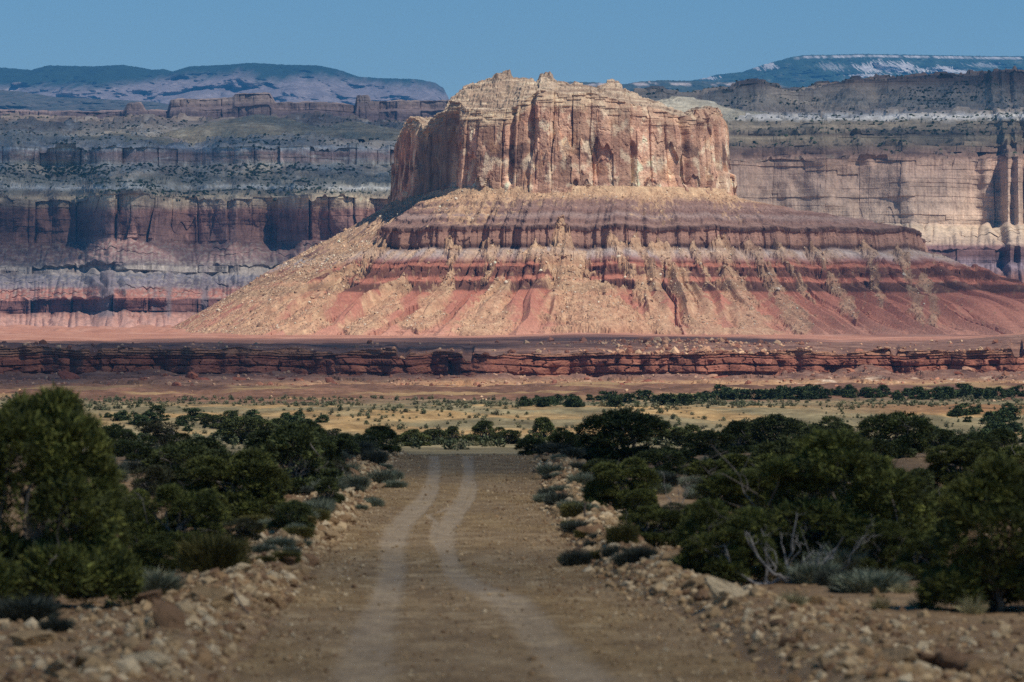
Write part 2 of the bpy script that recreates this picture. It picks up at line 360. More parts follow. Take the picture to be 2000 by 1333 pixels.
for ch in CH:
    rows_ = [q[0] for q in ch]; cx = np.interp(row, rows_, [q[1] for q in ch]); hw = np.interp(row, rows_, [q[2] for q in ch])
    sd_ = ch[0][1]; cx = cx + 12*fbm(row/26, 0*row, sd_, 3); hw = hw*1.02*(1+.8*fbm(row/17, 0*row, sd_+3, 3)) + 9*np.exp(-((row-rows_[0]-14)/10.)**2)
    hw = hw*sm(rows_[0]-12, rows_[0]+2, row)*(1-sm(rows_[-1]-4, rows_[-1]+12, row)) + .5
    e = 1-np.abs(PX-cx)/hw/1.05 + ragE*np.clip(14/hw, .3, 1)
    E = np.maximum(E, np.where(hw > 1.2, e, -9))
m = np.maximum(sm(.02, .5, E), .6*sm(.44, .66, fbm(X/3.5, Y/6, 55, 3)+.22*fbm(X/30, Y/30, 54, 2)+.05)*(R > .03))
lump = .50*fbm(X/2.4, Y/2.4, 71, 3) + .35*N(X/1.0, Y/1.0, 72)
main = np.exp(-((PX-1110-(row-450)*.35)/(30+(row-446)*.5))**2)
Zsc = Zs + .4 + (2.4+5.5*main)*sm(0, .9, E) + lump
Zt = np.where(m > 0, np.maximum(Zb, Zb*(1-m)+np.maximum(Zsc, Zb+.2*lump)*m), Zb)
Zt += (2.6*fbm(S/24, R*1.4, 102, 3) - 1.6*np.abs(N(S/15, R*1.1, 103)))*sm(.06, .4, R)*(1-sm(.8, .95, R))
Wz = (2.6*fbm(S/75, 0*S, 107, 3) + 1.1*fbm(S/15, R*.5, 108, 3))*sm(-.9, -.5, R)*(1-sm(.8, .95, R)); Zt += Wz
# left and far flanks are nearly all debris
fl_ = flank
m = np.maximum(m, fl_*sm(-.1, .25, fbm(S/10, R*2, 74, 3)+.32))
foot = sm(.03, .05, R)*(1-sm(.09, .15, R + .04*fbm(S/4, R*8, 98, 3)))*sm(-.25, .35, fbm(S/13, 0*S, 99, 3)+.3*tri); m = np.maximum(m, .8*foot)
PU = PX + 55*fbm(X/12, Y/12, 53, 4) + (R+1)*tab(PX[0], [(700, 45), (1100, 0), (1500, -70), (1800, -70)])[None]
cov = tab(PU.ravel(), [(700, .3), (760, .35), (800, .15), (850, .5), (900, .72), (960, .7), (1040, .35), (1120, .18), (1180, .12), (1200, .4), (1218, .2), (1240, .55), (1285, .58), (1320, .05), (1350, .08), (1380, .5), (1425, .55), (1460, .02), (1520, -.1), (1900, -.3)]).reshape(X.shape)
upper = sm(-.16, .22, .75*fbm(S/6+R*1.2, R*11, 75, 4) + cov - .25 - .75*(R+1)*(1-sm(.5, .9, cov)*.75) + .25*(R < -.86) + .5*sm(-.55, -.95, R))*(R < -.01)
m = np.maximum(m, np.clip(upper, 0, 1))
Zt += (R < 0)*upper*(lump+.4)
Xo = X.copy(); Yo = Y.copy()
Xo += Nn[None, :, 0]*hum; Yo += Nn[None, :, 1]*hum
P = np.stack([Xo, Yo, Zt], -1)
zc = Zt - Wz + .8*fbm(X/30, Y/30, 76, 3)
c = ramp(zc, [(36, (186, 118, 95)), (47, (196, 126, 101)), (55, (186, 112, 88)), (70, (178, 100, 78)), (78.2, (172, 94, 72)), (79.4, (98, 58, 48)), (85.5, (112, 64, 52)), (86.5, (184, 100, 76)), (89.4, (170, 92, 70)), (89.9, (108, 60, 50)), (96.6, (118, 66, 54)), (97.4, (172, 92, 68)),  # dark red ledge strata, deepened in the colour for their overhang shadows
              (99.5, (164, 88, 68)), (100.3, (120, 66, 54)), (101, (138, 74, 62)), (103, (150, 100, 98)), (105, (166, 134, 134)), (108.5, (170, 150, 150)), (110.5, (142, 118, 118)), (112, (96, 64, 60)), (114, (130, 88, 76)), (116, (160, 112, 96)), (121, (166, 116, 100)), (124.5, (150, 100, 86)), (125, (96, 64, 58)), (127, (100, 68, 62)), (128.5, (146, 106, 96)),  # dark caprock band at the rim colours in its overhang line
              (132, (134, 94, 86)), (136, (152, 120, 116)), (139, (128, 88, 80)), (143, (146, 108, 100)), (147, (142, 100, 88)), (152, (176, 138, 110)), (158, (196, 162, 126))])
bb = N(0*X, Zt/.8, 77) + .7*N(S/60, Zt/.33, 78); c *= (1+.13*bb*(R > -1))[..., None]
c *= (1+.10*fbm(S/18, R*3, 79, 3))[..., None]
sc_col = ramp(.5+.5*fbm(X/7, Y/7, 80, 4) + .12*N(X/1.2, Y/1.2, 82), [(0, (142, 106, 82)), (.35, (178, 136, 104)), (.7, (204, 164, 128)), (1, (226, 192, 156))])
pp = PX
grey = sm(1180, 1500, pp + 80*fbm(X/40, Y/40, 83, 2))*sm(-.4, .1, R)
sc_col = mixc(sc_col, sc_col*np.array([.74, .74, .80]), grey)
c = desat(c, .16, 1.0)
fine = .5+.5*N(X/1.4, Y/1.4, 100)
c = mixc(c, sc_col*(.86+.28*fine)[..., None], np.clip(m, 0, 1)*(.72+.2*fbm(X/12, Y/12, 101, 3)))
c = desat(c, .16, 1.16)*np.array([1.03, 1.0, .84])
M_talus = rock_mat('talus_rock', .5, 2.2, 1., .36, .9, .5)
loft('talus_slope', P, c, M_talus)
talusP, talusM, talusR = P, m, R
# ================================================================ GROUND, ROAD
print('ground...')
ZY = [(-60, .5), (0, .0), (60, 0), (130, .05), (175, .45), (205, .92), (220, 1.02), (234, .8), (262, .1), (320, -.7), (420, -1.2), (560, -1.9), (690, -2.2), (760, .0), (820, 1.3), (1000, 1.9), (1300, 3.4), (1500, 4.4), (1700, 6.0), (1850, 6.6), (2000, 5.0), (2200, 0), (26000, 0)]
ZT = np.array(ZY)
_zy = catmull(ZY, np.linspace(0, len(ZY)-1, 2000))
def zprof(y): return np.interp(y, _zy[:, 0], _zy[:, 1])
EL = [(0, -4.2), (62, -3.75), (82, -4.0), (107, -4.25), (153, -4.6), (215, -4.95), (240, -5.1)]      # left road edge
ER = [(0, 4.6), (62, 3.4), (75, 3.1), (84, 2.75), (92, 2.0), (107, 1.55), (153, 1.05), (215, .95), (240, .95)]
def road_edges(y): return tab(y, EL), tab(y, ER)
def gz(x, y, detail=True):
    x = np.asarray(x, np.float64); y = np.asarray(y, np.float64)
    yy = y + np.where(y > 600, 45*N(x/110, y/400, 200) + 12*N(x/22, y/90, 207), 0)
    z = zprof(yy)
    side = sm(12, 60, np.abs(x))*(y < 700)
    z = z + side*.35*fbm(x/28, y/40, 201, 3)
    el, er = road_edges(y)
    off = np.maximum(el-x, x-er)                      # distance outside the road
    onr = y < 262
    berm = .30*np.exp(-((off-1.1)/.75)**2)*(1-.5*N(x/3, y/5, 202)) - .10*(1-sm(0, .6, off)) 
    z = z + np.where(onr, berm*(1-sm(225, 262, y)), 0)
    if detail:
        z = z + np.where(off > .3, .10*fbm(x/1.7, y/1.7, 203, 4)*sm(.3, 1.2, off), 0)*np.clip(1.6-y/700, .3, 1)
        z = z + np.where(y > 600, .5*fbm(x/9, y/12, 204, 4) + (2.0*fbm(x/60, y/90, 205, 3) + .9*fbm(x/14, y/26, 206, 3))*sm(1000, 1250, y), 0)
    return z
# rows get longer with distance, columns wider: one sheet out to the horizon
ys = [-60., -30., 0., 20.]
while ys[-1] < 26000:
    y = ys[-1]; st = max(.16, y*.0022) if y < 690 else (.9 if y < 860 else (y*.0025 if y < 2200 else y*.05))
    ys.append(y+st)
ys = np.array(ys); a = np.linspace(-1, 1, 760); a = np.sign(a)*np.abs(a)**1.15
wid = 15 + .165*np.maximum(ys, 0)
X = a[None]*wid[:, None]; Y = np.broadcast_to(ys[:, None], X.shape)
Zg = gz(X, Y)
n1 = fbm(X/3.5, Y/5, 210, 4); n2 = fbm(X/.7, Y/.9, 211, 3); n3 = fbm(X/25, Y/60, 212, 3)
c = ramp(.5+.5*n1, [(0, (122, 94, 66)), (.5, (148, 118, 84)), (1, (174, 146, 108))])
cf = ramp(.5+.5*fbm(X/12, Y/30, 213, 4), [(0, (96, 88, 64)), (.5, (130, 116, 84)), (1, (164, 146, 108))])
c = mixc(c, cf, sm(260, 420, Y))
bank = sm(640, 700, Y)*(1-sm(880, 980, Y)); ochre = ramp(.5+.5*fbm(X/5, Y/9, 214, 4), [(0, (118, 92, 62)), (.5, (166, 132, 86)), (1, (198, 166, 116))])
ochre *= (1+.22*N(X/60, Zg/.30, 215))[..., None]; c = mixc(c, ochre, bank*.95*sm(-.1, .3, fbm(X/40, Y/60, 230, 3)+.05)*(1-.7*sm(-50, -85, X)))
brn = bank*sm(40, 75, X)*sm(.3, .8, Zg)*.75; c = mixc(c, np.broadcast_to(lin((140, 98, 66)), c.shape), np.clip(brn, 0, 1))
far = sm(960, 1120, Y + 160*N(X/90, Y/300, 216)); red = ramp(.5+.5*fbm(X/20, Y/50, 217, 4), [(0, (88, 60, 47)), (.6, (122, 84, 64)), (1, (158, 116, 88))])
c = mixc(c, red, far*.9); c = c*(1+(.40*fbm(X/16, Y/45, 218, 4)+.42*fbm(X/3, Y/11, 231, 4))*sm(350, 600, Y))[..., None]
py_ = sm(.1, .4, fbm(X/60, Y/160, 219, 3))*far; c = mixc(c, np.broadcast_to(lin((178, 146, 98)), c.shape), py_*.6)
M_ground = rock_mat('desert_soil', 1.1, 9., 1., .42, .8, .12)
loft('ground', np.stack([X, Y, Zg], -1), c, M_ground)

# road: its own sheet just above the graded bed, with wheel tracks of finer, paler dust
def ground_hit(px, py):
    """world point where a frame pixel meets the foreground (before the crest)"""
    D = np.linspace(40, 228, 1500); zz = zprof(D) - .02
    yy = HY + (EYE-zz)*F/D
    k = np.argmax(yy <= py) if (yy <= py).any() else len(D)-1
    return pxx(px, D[k]), D[k]
ysr = np.arange(26., 240, .22); ur = np.linspace(0, 1, 150)
el, er = road_edges(ysr)
wob = .16*N(ysr/2.3, 0*ysr, 220)
X = (el-.25+wob)[:, None]*(1-ur) + (er+.3-wob)[:, None]*ur; Y = np.broadcast_to(ysr[:, None], X.shape)
TR = [
 [((848, 889), .30), ((848, 930), .32), ((833, 965), .33), ((800, 1000), .42), ((776, 1030), .50), ((765, 1065), .42), ((768, 1110), .34), ((752, 1170), .40), ((722, 1240), .48), ((705, 1333), .55), ((690, 1500), .6), ((640, 2400), .7)],
 [((850, 930), .16), ((852, 950), .16), ((842, 975), .16), ((815, 1005), .18), ((785, 1025), .2)],
 [((913, 889), .30), ((916, 925), .30), ((906, 965), .30), ((885, 1000), .34), ((870, 1030), .34), ((872, 1075), .28), ((888, 1115), .30), ((930, 1145), .5), ((985, 1160), .55), ((1020, 1190), .5), ((1060, 1240), .5), ((1120, 1300), .5), ((1200, 1400), .6), ((1320, 1700), .7), ((1500, 2400), .8)],
 [((918, 925), .16), ((927, 950), .16), ((920, 975), .16), ((900, 1000), .17), ((890, 1020), .18)],
 [((885, 985), .10), ((850, 1000), .12), ((833, 1003), .12), ((852, 1015), .12), ((846, 1045), .16), ((862, 1070), .18)],
]
TK = np.zeros(X.shape)
for tr in TR:
    w3 = np.array([ground_hit(*p)+(wd,) if p[1] < 1600 else (pxx(p[0], (EYE)*F/(p[1]-HY)), EYE*F/(p[1]-HY), wd) for p, wd in tr])
    o = np.argsort(w3[:, 1]); w3 = w3[o]
    tx = np.interp(ysr, w3[:, 1], w3[:, 0]); tw = np.interp(ysr, w3[:, 1], w3[:, 2])
    k = np.ones(11)/11.; tx = np.convolve(np.pad(tx, 5, 'edge'), k, 'valid')
    inside = (ysr > w3[0, 1]-2) & (ysr < w3[-1, 1]+2)
    e = tw[:, None]*.80 + .05*N(X*0+Y/1.2, X*0, 221)
    v = 1-sm(.55, 1.3, np.abs(X-tx[:, None])/e + .22*fbm(X/.35, Y/2, 228, 3))
    TK = np.maximum(TK, v*inside[:, None])
TKn = np.clip(TK*(.9+.35*fbm(X/.8, Y/3, 222, 3)), 0, 1)*(1-.25*sm(92, 76, Y))
Zr = gz(X, Y, False)+.03 + .022*fbm(X/.9, Y/1.5, 223, 4)*(1-.8*TK) - .02*TK
edge = np.minimum(ur, 1-ur); Zr += -.16*sm(.05, 0, edge)
c = ramp(.5+.5*fbm(X/1.1, Y/2.4, 224, 4), [(0, (116, 92, 62)), (.5, (144, 117, 82)), (1, (170, 143, 104))])
c = mixc(c, c*np.array([1.02, 1.0, .9]), sm(-.2, .5, N(X/2.5, Y/12, 226)))
c = mixc(c, np.broadcast_to(lin((184, 164, 136)), c.shape), TKn*.44)
streak = sm(.38, .6, N(X/.8, Y*.9, 227))*sm(150, 120, Y)*sm(70, 84, Y)*.45; c = mixc(c, np.broadcast_to(lin((200, 172, 128)), c.shape), streak)
m, t, b = new_mat('dirt_road', .95)
at = node(t, 'ShaderNodeAttribute', attribute_name='Col'); tc = node(t, 'ShaderNodeTexCoord')
v1 = node(t, 'ShaderNodeTexVoronoi', {'Vector': tc.outputs['Object'], 'Scale': 9.}); n1_ = node(t, 'ShaderNodeTexNoise', {'Vector': tc.outputs['Object'], 'Scale': 5., 'Detail': 8., 'Roughness': .7})
r1 = node(t, 'ShaderNodeSeparateColor', {0: v1.outputs['Color']})
mr = node(t, 'ShaderNodeMapRange', {0: r1.outputs[0], 1: 0., 2: 1., 3: .74, 4: 1.26}); mr2 = node(t, 'ShaderNodeMapRange', {0: n1_.outputs[0], 1: .3, 2: .7, 3: .72, 4: 1.28})
mu = node(t, 'ShaderNodeMath', {0: mr.outputs[0], 1: mr2.outputs[0]}, operation='MULTIPLY')
vm = node(t, 'ShaderNodeVectorMath', {0: at.outputs['Color'], 1: mu.outputs[0]}, operation='MULTIPLY')
t.links.new(vm.outputs[0], b.inputs['Base Color'])
hh = node(t, 'ShaderNodeMath', {0: mu.outputs[0], 1: v1.outputs['Distance']}, operation='SUBTRACT')
bp = node(t, 'ShaderNodeBump', {'Strength': .7, 'Distance': .04, 'Height': hh.outputs[0]}); t.links.new(bp.outputs[0], b.inputs['Normal'])
M_road = m
loft('dirt_road', np.stack([X, Y, Zr], -1), c, M_road)

# ================================================================ THE LOW ROCK LEDGE AND THE SHELF BEHIND IT
print('ledge...')
nx = 1250
xs = np.linspace(-285, 285, nx)
RIMZ = [(-285, 24.0), (-220, 24.2), (-170, 23.6), (-88, 23.0), (-30, 21.8), (0, 21.0), (60, 21.4), (110, 22), (160, 22.4), (195, 22.8), (285, 23.8)]
BASZ = [(-285, 12.5), (-220, 12.6), (-90, 12.8), (-50, 12.0), (0, 12.2), (40, 12), (90, 11.8), (130, 13.6), (150, 14.5), (180, 13.4), (285, 13)]
rimz = tab(xs, RIMZ) + 2.6*fbm(xs/22, 0*xs, 300, 4) - 3.5*sm(.35, .6, fbm(xs/13, 0*xs, 341, 2)); basz = tab(xs, BASZ) + 2.2*fbm(xs/16, 0*xs, 301, 4)
face = 2078 + 42*fbm(xs/95, 0*xs, 302, 3) + 11*fbm(xs/19, 0*xs, 303, 3)
na, ncf, ns = 230, 120, 330
rows_y, rows_z, rows_k = [], [], []
for q in np.linspace(0, 1, na, endpoint=False):         # apron from the plain up to the foot
    rows_y.append(1800*(1-q)+(face-1.5)*q); rows_z.append((1-q)*6.6 - (12 if q == 0 else 0) + q*basz - (1-q)*q*2.5); rows_k.append(0)
for q in np.linspace(0, 1, ncf, endpoint=False):
    rows_y.append(face+q*3.2); rows_z.append(basz*(1-q)+rimz*q); rows_k.append(1)
for q in np.linspace(0, 1, ns)**2.2:
    Yb = face+3.2 + q*2700; rows_y.append(Yb); rows_z.append(rimz*(1-sm(0, .15, np.full(nx, q))) + sm(0, .15, q)*22.6 + (Yb-2081)*.0168 + 0*xs); rows_k.append(2)
Y = np.array([np.broadcast_to(v, (nx,)) for v in rows_y]).astype(float); Z = np.array([np.broadcast_to(v, (nx,)) for v in rows_z]).astype(float)
K = np.array(rows_k)[:, None]; X = xs[None]*np.maximum(1, Y/2085)
XX = np.broadcast_to(xs[None], Y.shape)
# bedded blocks: layer by layer, each with its own joints, bulging faces and dark gaps
lay = np.array([-50, 7.0, 8.3, 9.6, 11.2, 12.4, 13.1, 15.9, 16.4, 18.9, 19.3, 20.1, 20.5, 21.2, 21.5, 22.3, 22.6, 23.4, 23.7, 24.6, 60.])
out = np.array([0, .2, -.8, .3, -.8, -.6, .9, -.9, 1.3, -.7, .8, -.9, 1.4, -.6, 1.7, -.4, 1.5, -.5, 1.3, .2, 0])
Zl = Z + 1.3*fbm(XX/38, 0*XX, 304, 3) + .25*N(XX/5, Z/1.4, 305)
li = np.clip(np.searchsorted(lay, Zl)-1, 0, len(lay)-2); lb = (Zl-lay[li])/(lay[li+1]-lay[li])*2-1
wl = (4+9*hsh(li, li*0, 306)); thick = (lay[li+1]-lay[li]); wl = np.where(thick > 1.5, wl*.9, wl)
g = XX/wl + hsh(li, li*0+3, 307)*9 + .25*N(XX/3, Z/2, 308) + 1.6*N(XX/40, Z/30, 348); gi = np.floor(g).astype(np.int64); ga = (g-gi)*2-1
ga = np.clip(ga*(.8+.6*hsh(gi, li, 309)) , -1, 1)
blockd = (1-np.abs(ga)**9*(hsh(gi, li, 346) > .42))*(1-.5*np.abs(lb)**5)*np.where(thick > 1.5, 1.3, .2)*(.5+.8*sm(-.3, .4, N(XX/19, Z/8, 347))) + (hsh(gi, li, 310)-.5)*2.4 + out[li]*(.6+.8*N(XX/22, Z/9, 349))
blockd += 3.6*fbm(XX/18, Z/16, 311, 3) + .3*fbm(XX/.9, Z/.7, 312, 2)
alc = sm(.35, .6, N(XX/10, 0*XX, 313))*(1-sm(17.5, 18.5, Zl))*(Zl > 11)*(XX > -40)
blockd -= 3.0*alc
wgt = np.where(K == 1, 1.0, 0.)
# second, broken step below the foot
st2 = (K == 0)*np.exp(-((Z-9.6)/1.2)**2)*sm(.05, .3, fbm(XX/26, 0*XX, 314, 3)+.1)
Y = Y - blockd*wgt
ap = (K == 0); sh = (K == 2)
Zo = Z.copy()
Zo += np.where(ap, (1.0*fbm(XX/7, Y/10, 315, 4)+2.0*fbm(XX/40, Y/40, 316, 3))*sm(1825, 1870, Y), 0)
tq = Zo/2.3 + .5*N(XX/18, Y/60, 317); tfl = np.floor(tq); tm = sm(-.05, .2, fbm(XX/30, Y/50, 318, 3))
Zo = np.where(ap, Zo + tm*((tfl+sm(.8, .97, tq-tfl)-tq)*2.3), Zo)
dist = Y-face[None]
und = (1.6*fbm(XX/60, dist/160, 319, 3) + .5*fbm(XX/11, dist/30, 320, 3))*sm(0, 60, dist)*(1-sm(600, 1000, dist)*.4)
und += 5.0*sm(70, 300, dist)*np.exp(-((X-60)/60.)**2)*.3
right_rise = 7*sm(165, 260, XX)*sm(30, 200, dist)
Zs = Zo + und + right_rise*(1-sm(600, 1400, dist))
tq = Zs/.9 + .6*N(XX/30, dist/90, 321); tfl = np.floor(tq); tm = sm(-.1, .3, fbm(XX/40, dist/90, 322, 3))
Zs = Zs + tm*((tfl+sm(.75, .95, tq-tfl)-tq)*.9)*sm(3, 15, dist)
# pink badland swells on the far left of the shelf
sw = sm(1350, 1900, dist)*sm(-120, -230, X-0*X)
Zs += sw*(6.5*np.abs(fbm(X/55, Y/260, 323, 3)) + 1.2*np.abs(N(X/11, Y/60, 324)))
Zo = np.where(sh, Zs, Zo)
P = np.stack([X, Y, Zo], -1)
v = .42+.75*fbm(XX/14, Zo/3+Y/60, 325, 4)
c = desat(ramp(v, [(0, (112, 76, 60)), (.5, (140, 98, 76)), (1, (168, 124, 96))]), .15)
cc = ramp(.5+.5*fbm(XX/6, Z/2, 326, 4), [(0, (110, 66, 52)), (.5, (146, 90, 70)), (1, (176, 120, 92))])
cc *= (.8+.4*hsh(gi, li, 327))[..., None]
lite = sm(20.0, 21.5, Zl); cc = mixc(cc, np.broadcast_to(lin((186, 146, 110)), cc.shape), lite*.5)
c = np.where((K == 1)[..., None], cc, c)
ty = sm(11.5, 7, Zo + 1.6*fbm(XX/30, Y/40, 328, 3) + 1.2*sm(-30, -200, XX))*(K == 0)
c = mixc(c, ramp(.5+.5*fbm(XX/9, Y/20, 329, 4), [(0, (160, 118, 80)), (.6, (196, 152, 102)), (1, (222, 188, 136))]), ty*.85*(1-.6*sm(-20, -120, XX)))
wh = ty*0 + sm(.25, .5, fbm(XX/10, Zo/1.5, 330, 4))*np.exp(-((Zo-9.0)/2.2)**2)*(K == 0)*sm(80, 110, XX)
c = mixc(c, np.broadcast_to(lin((232, 206, 174)), c.shape), wh*.8)
pk = (K == 2)*sm(450, 900, dist+120*fbm(XX/50, dist/100, 331, 3)); c = mixc(c, ramp(.5+.5*fbm(X/30, Y/120, 332, 4), [(0, (160, 108, 86)), (.5, (184, 128, 102)), (1, (202, 152, 126))]), pk)
c = np.where((K < 2)[..., None], desat(c, .12, .98)*np.array([1.06, .98, .90]), c)
M_ledge = rock_mat('ledge_rock', .7, 3., 1., .36, .9, .3)
loft('rock_ledge', P, c, M_ledge)
ledgeP, ledgeK = P, np.broadcast_to(K, Y.shape)

# ================================================================ BACK MESAS
def strat(name, x0, x1, nx, knots, seed, mat, colf, big=60., k=2.2, top=None, wob=1.0, zw=1.0, ref=5500., promo=None, beda=2.2, h_=110., cr=.6, qr=(.6, .85), Dt=6070., re=160.):
    """one long escarpment: knots = (frame row, distance, rows, kind); relief on 'c' rows, rills on 's', hummocks on 'b'"""
    xs = pxx(np.linspace(x0, x1, nx), ref)
    rz, ry, rk = [], [], []
    for (y0, D0, n, kd), (y1, D1, _, _) in zip(knots[:-1], knots[1:]):
        for q in np.linspace(0, 1, n, endpoint=False):
            rz.append(pxz(y0, D0)*(1-q)+pxz(y1, D1)*q); ry.append(D0*(1-q)+D1*q); rk.append('csb'.index(kd))
    rz, ry, rk = map(np.array, (rz, ry, rk))
    Z = np.repeat(rz[:, None], nx, 1); Y = np.repeat(ry[:, None], nx, 1); K = np.repeat(rk[:, None], nx, 1); XX = np.repeat(xs[None], len(rz), 0)
    PX = 1000 + XX/ref*F
    if top is not None:
        ztop = pxz(tab(PX[0], top), Dt); q = sm(qr[0], qr[1], (Z-Z[0, 0])/(Z[-1, 0]-Z[0, 0])); Z = Z + q*(ztop[None]-pxz(re, Dt))
    bigd = big*(1-2*np.abs(fbm(XX/230, Z/500, seed, 2)))*.6 + big*.4*fbm(XX/65, Z/300, seed+1, 3)
    bigd = bigd + 7*fbm(XX/38, Z/34, seed+50, 3)
    if promo is not None: bigd = bigd + promo(PX, Z)
    cw = np.clip(np.convolve((rk == 0)*1., np.ones(5)/5, 'same'), 0, 1)[:, None]
    Y = Y - bigd - relief(XX, Z, seed+2, k, 15, h_, cr)*cw*wob
    bed = np.floor(Z/4.5 + .3*N(XX/80, Z/20, seed+3)).astype(np.int64)
    Y = Y - (hsh(bed, np.floor(XX/70+7*hsh(bed, bed*0, seed+14)).astype(np.int64), seed+4)-.5)*beda*zw*cw - (K != 0)*(hsh(bed, np.floor(XX/45+bed*.31).astype(np.int64), seed+5)-.5)*6*zw
    rl = np.abs(N(XX/20 + .5*N(Z/9, XX/60, seed+7), Z/60, seed+6)) + .5*np.abs(N(XX/8, Z/30, seed+8))
    hm = fbm(XX/34, Y/90, seed+9, 4)
    Z = Z + np.where(K == 1, (rl*7-3)*.9, 0)*zw + np.where(K == 2, hm*11*zw, 0)
    dz = np.where(K == 2, 1, 0); tq = Z/6. + .6*fbm(XX/60, Y/200, seed+10, 2); tf = np.floor(tq)
    Z = Z + dz*((tf+sm(.6, .95, tq-tf)-tq)*6.)*.8*zw
    X = XX*Y/np.mean(ry)*1.0 if False else XX*(1+ (Y-ref)/ref*.85)
    P = np.stack([X, Y, Z], -1)
    row = HY - (Z-EYE)*F/Y
    c = desat(colf(PX, row, XX, Z, K, seed), .20, 1.2)
    loft(name, P, c, mat)
    return P, K
def bandnoise(XX, Z, seed, a=.14): return (1+a*(N(XX/300, Z/2.6, seed+20)+.7*N(XX/120, Z/1.1, seed+21)))[..., None]
def col_left(PX, row, XX, Z, K, s):
    rw = row + 5*fbm(PX/90, row/50, s+30, 3)
    c = ramp(rw, [(150, (150, 122, 100)), (205, (140, 116, 96)), (235, (158, 134, 110)), (262, (188, 168, 136)), (285, (176, 160, 138)), (288, (214, 204, 188)), (300, (170, 132, 114)), (312, (186, 152, 130)), (322, (200, 184, 154)), (338, (168, 148, 118)), (348, (130, 124, 104)),
                   (362, (152, 142, 118)), (366, (206, 200, 184)), (371, (132, 122, 100)), (378, (148, 132, 104)), (384, (204, 178, 134)), (402, (192, 160, 122)), (412, (168, 116, 92)), (440, (150, 104, 86)), (470, (156, 112, 94)), (482, (138, 98, 84)), (505, (128, 98, 90)), (518, (110, 96, 90)),
                   (522, (152, 138, 122)), (534, (142, 128, 116)), (538, (110, 104, 108)), (555, (116, 102, 104)), (560, (130, 112, 112)), (566, (160, 100, 78)), (584, (168, 104, 80)), (587, (100, 62, 54)), (608, (116, 74, 62)), (614, (172, 118, 94)), (640, (184, 132, 108))])
    big = fbm(PX/70, row/26, s+31, 4)
    c = mixc(c, c*np.array([.70, .66, .68]), sm(.12, .45, big)*(row > 215))
    pal = sm(.15, .5, fbm(PX/45, row/9, s+32, 4))*sm(380, 360, row)*sm(215, 240, row); c = mixc(c, np.broadcast_to(lin((206, 194, 170)), c.shape), pal*.55)
    st = sm(.05, .45, fbm(PX/9, row/40, s+33, 4) + .35*N(PX/50, row/18, s+43))*(K == 0); c = mixc(c, c*np.array([.46, .43, .46]), st*.66)
    st = sm(.2, .5, fbm(PX/9, row/60, s+36, 4))*(K == 0); c = mixc(c, c*1.45, st*.8)
    recess_shade = sm(180, 150, PX)*sm(385, 400, row)*sm(520, 480, row); c = mixc(c, c*.62, recess_shade)  # shade of the far-left alcove painted into the cliff colour
    rub = (K == 1)*sm(.0, .3, fbm(PX/8, row/5, s+34, 4))*sm(455, 480, row)*sm(640, 590, row); c = mixc(c, np.broadcast_to(lin((150, 134, 116)), c.shape), rub*.55)
    gr = sm(.1, .4, fbm(PX/60, 0*PX, s+35, 3))*sm(505, 540, row)*sm(625, 615, row); c = mixc(c, np.broadcast_to(lin((112, 98, 98)), c.shape), gr*.85)
    return c*bandnoise(XX, Z, s)
M_mesa = rock_mat('mesa_rock', .11, .4, .5, .38, .6, 2.0)
print('mesas...')
promoL = lambda PX, Z: 70*np.exp(-((PX-262)/75.)**4)*sm(300, 240, Z) - 90*np.exp(-((PX-95)/80.)**4)*sm(310, 240, Z)*sm(120, 190, Z) + 30*np.exp(-((PX-640)/90.)**4)
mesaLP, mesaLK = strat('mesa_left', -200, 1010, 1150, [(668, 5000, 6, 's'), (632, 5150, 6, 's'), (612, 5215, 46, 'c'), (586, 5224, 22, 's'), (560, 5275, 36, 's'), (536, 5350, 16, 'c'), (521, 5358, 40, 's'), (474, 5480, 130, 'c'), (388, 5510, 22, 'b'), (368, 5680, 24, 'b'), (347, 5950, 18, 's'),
        (326, 6010, 44, 'c'), (291, 6030, 20, 'b'), (272, 6350, 30, 'b'), (246, 6900, 14, 'b'), (232, 7600, 1, 'b')], 400, M_mesa, col_left, 130, 2.6, None, wob=1.5, promo=promoL)
TOPL = [(-300, 216), (0, 218), (180, 221), (238, 219), (246, 205), (270, 204), (278, 219), (324, 219), (331, 196), (400, 195), (452, 191), (457, 185), (524, 184), (535, 203), (610, 202), (692, 207), (696, 188), (717, 187), (723, 200), (790, 199), (860, 198), (1100, 202)]
def col_rear(PX, row, XX, Z, K, s):
    c = ramp(row + 2*N(PX/60, row/9, s), [(180, (128, 108, 96)), (196, (150, 126, 110)), (206, (118, 96, 86)), (214, (142, 116, 104)), (224, (108, 88, 84)), (240, (122, 98, 92)), (262, (134, 106, 98)), (300, (150, 126, 104))])
    c = mixc(c, c*.7, sm(.2, .5, fbm(PX/10, row/30, s+3, 4)))
    return c*bandnoise(XX, Z, s, .2)
strat('mesa_rear_left', -320, 1120, 1000, [(280, 9000, 10, 's'), (258, 9100, 50, 'c'), (222, 9130, 5, 'b'), (219, 9190, 34, 'c'), (204, 9200, 5, 'b'), (202, 9700, 1, 'b')], 440, M_mesa, col_rear, 55, 2.4, TOPL, zw=.35, ref=9000., qr=(.35, .66), Dt=9200., re=204.)
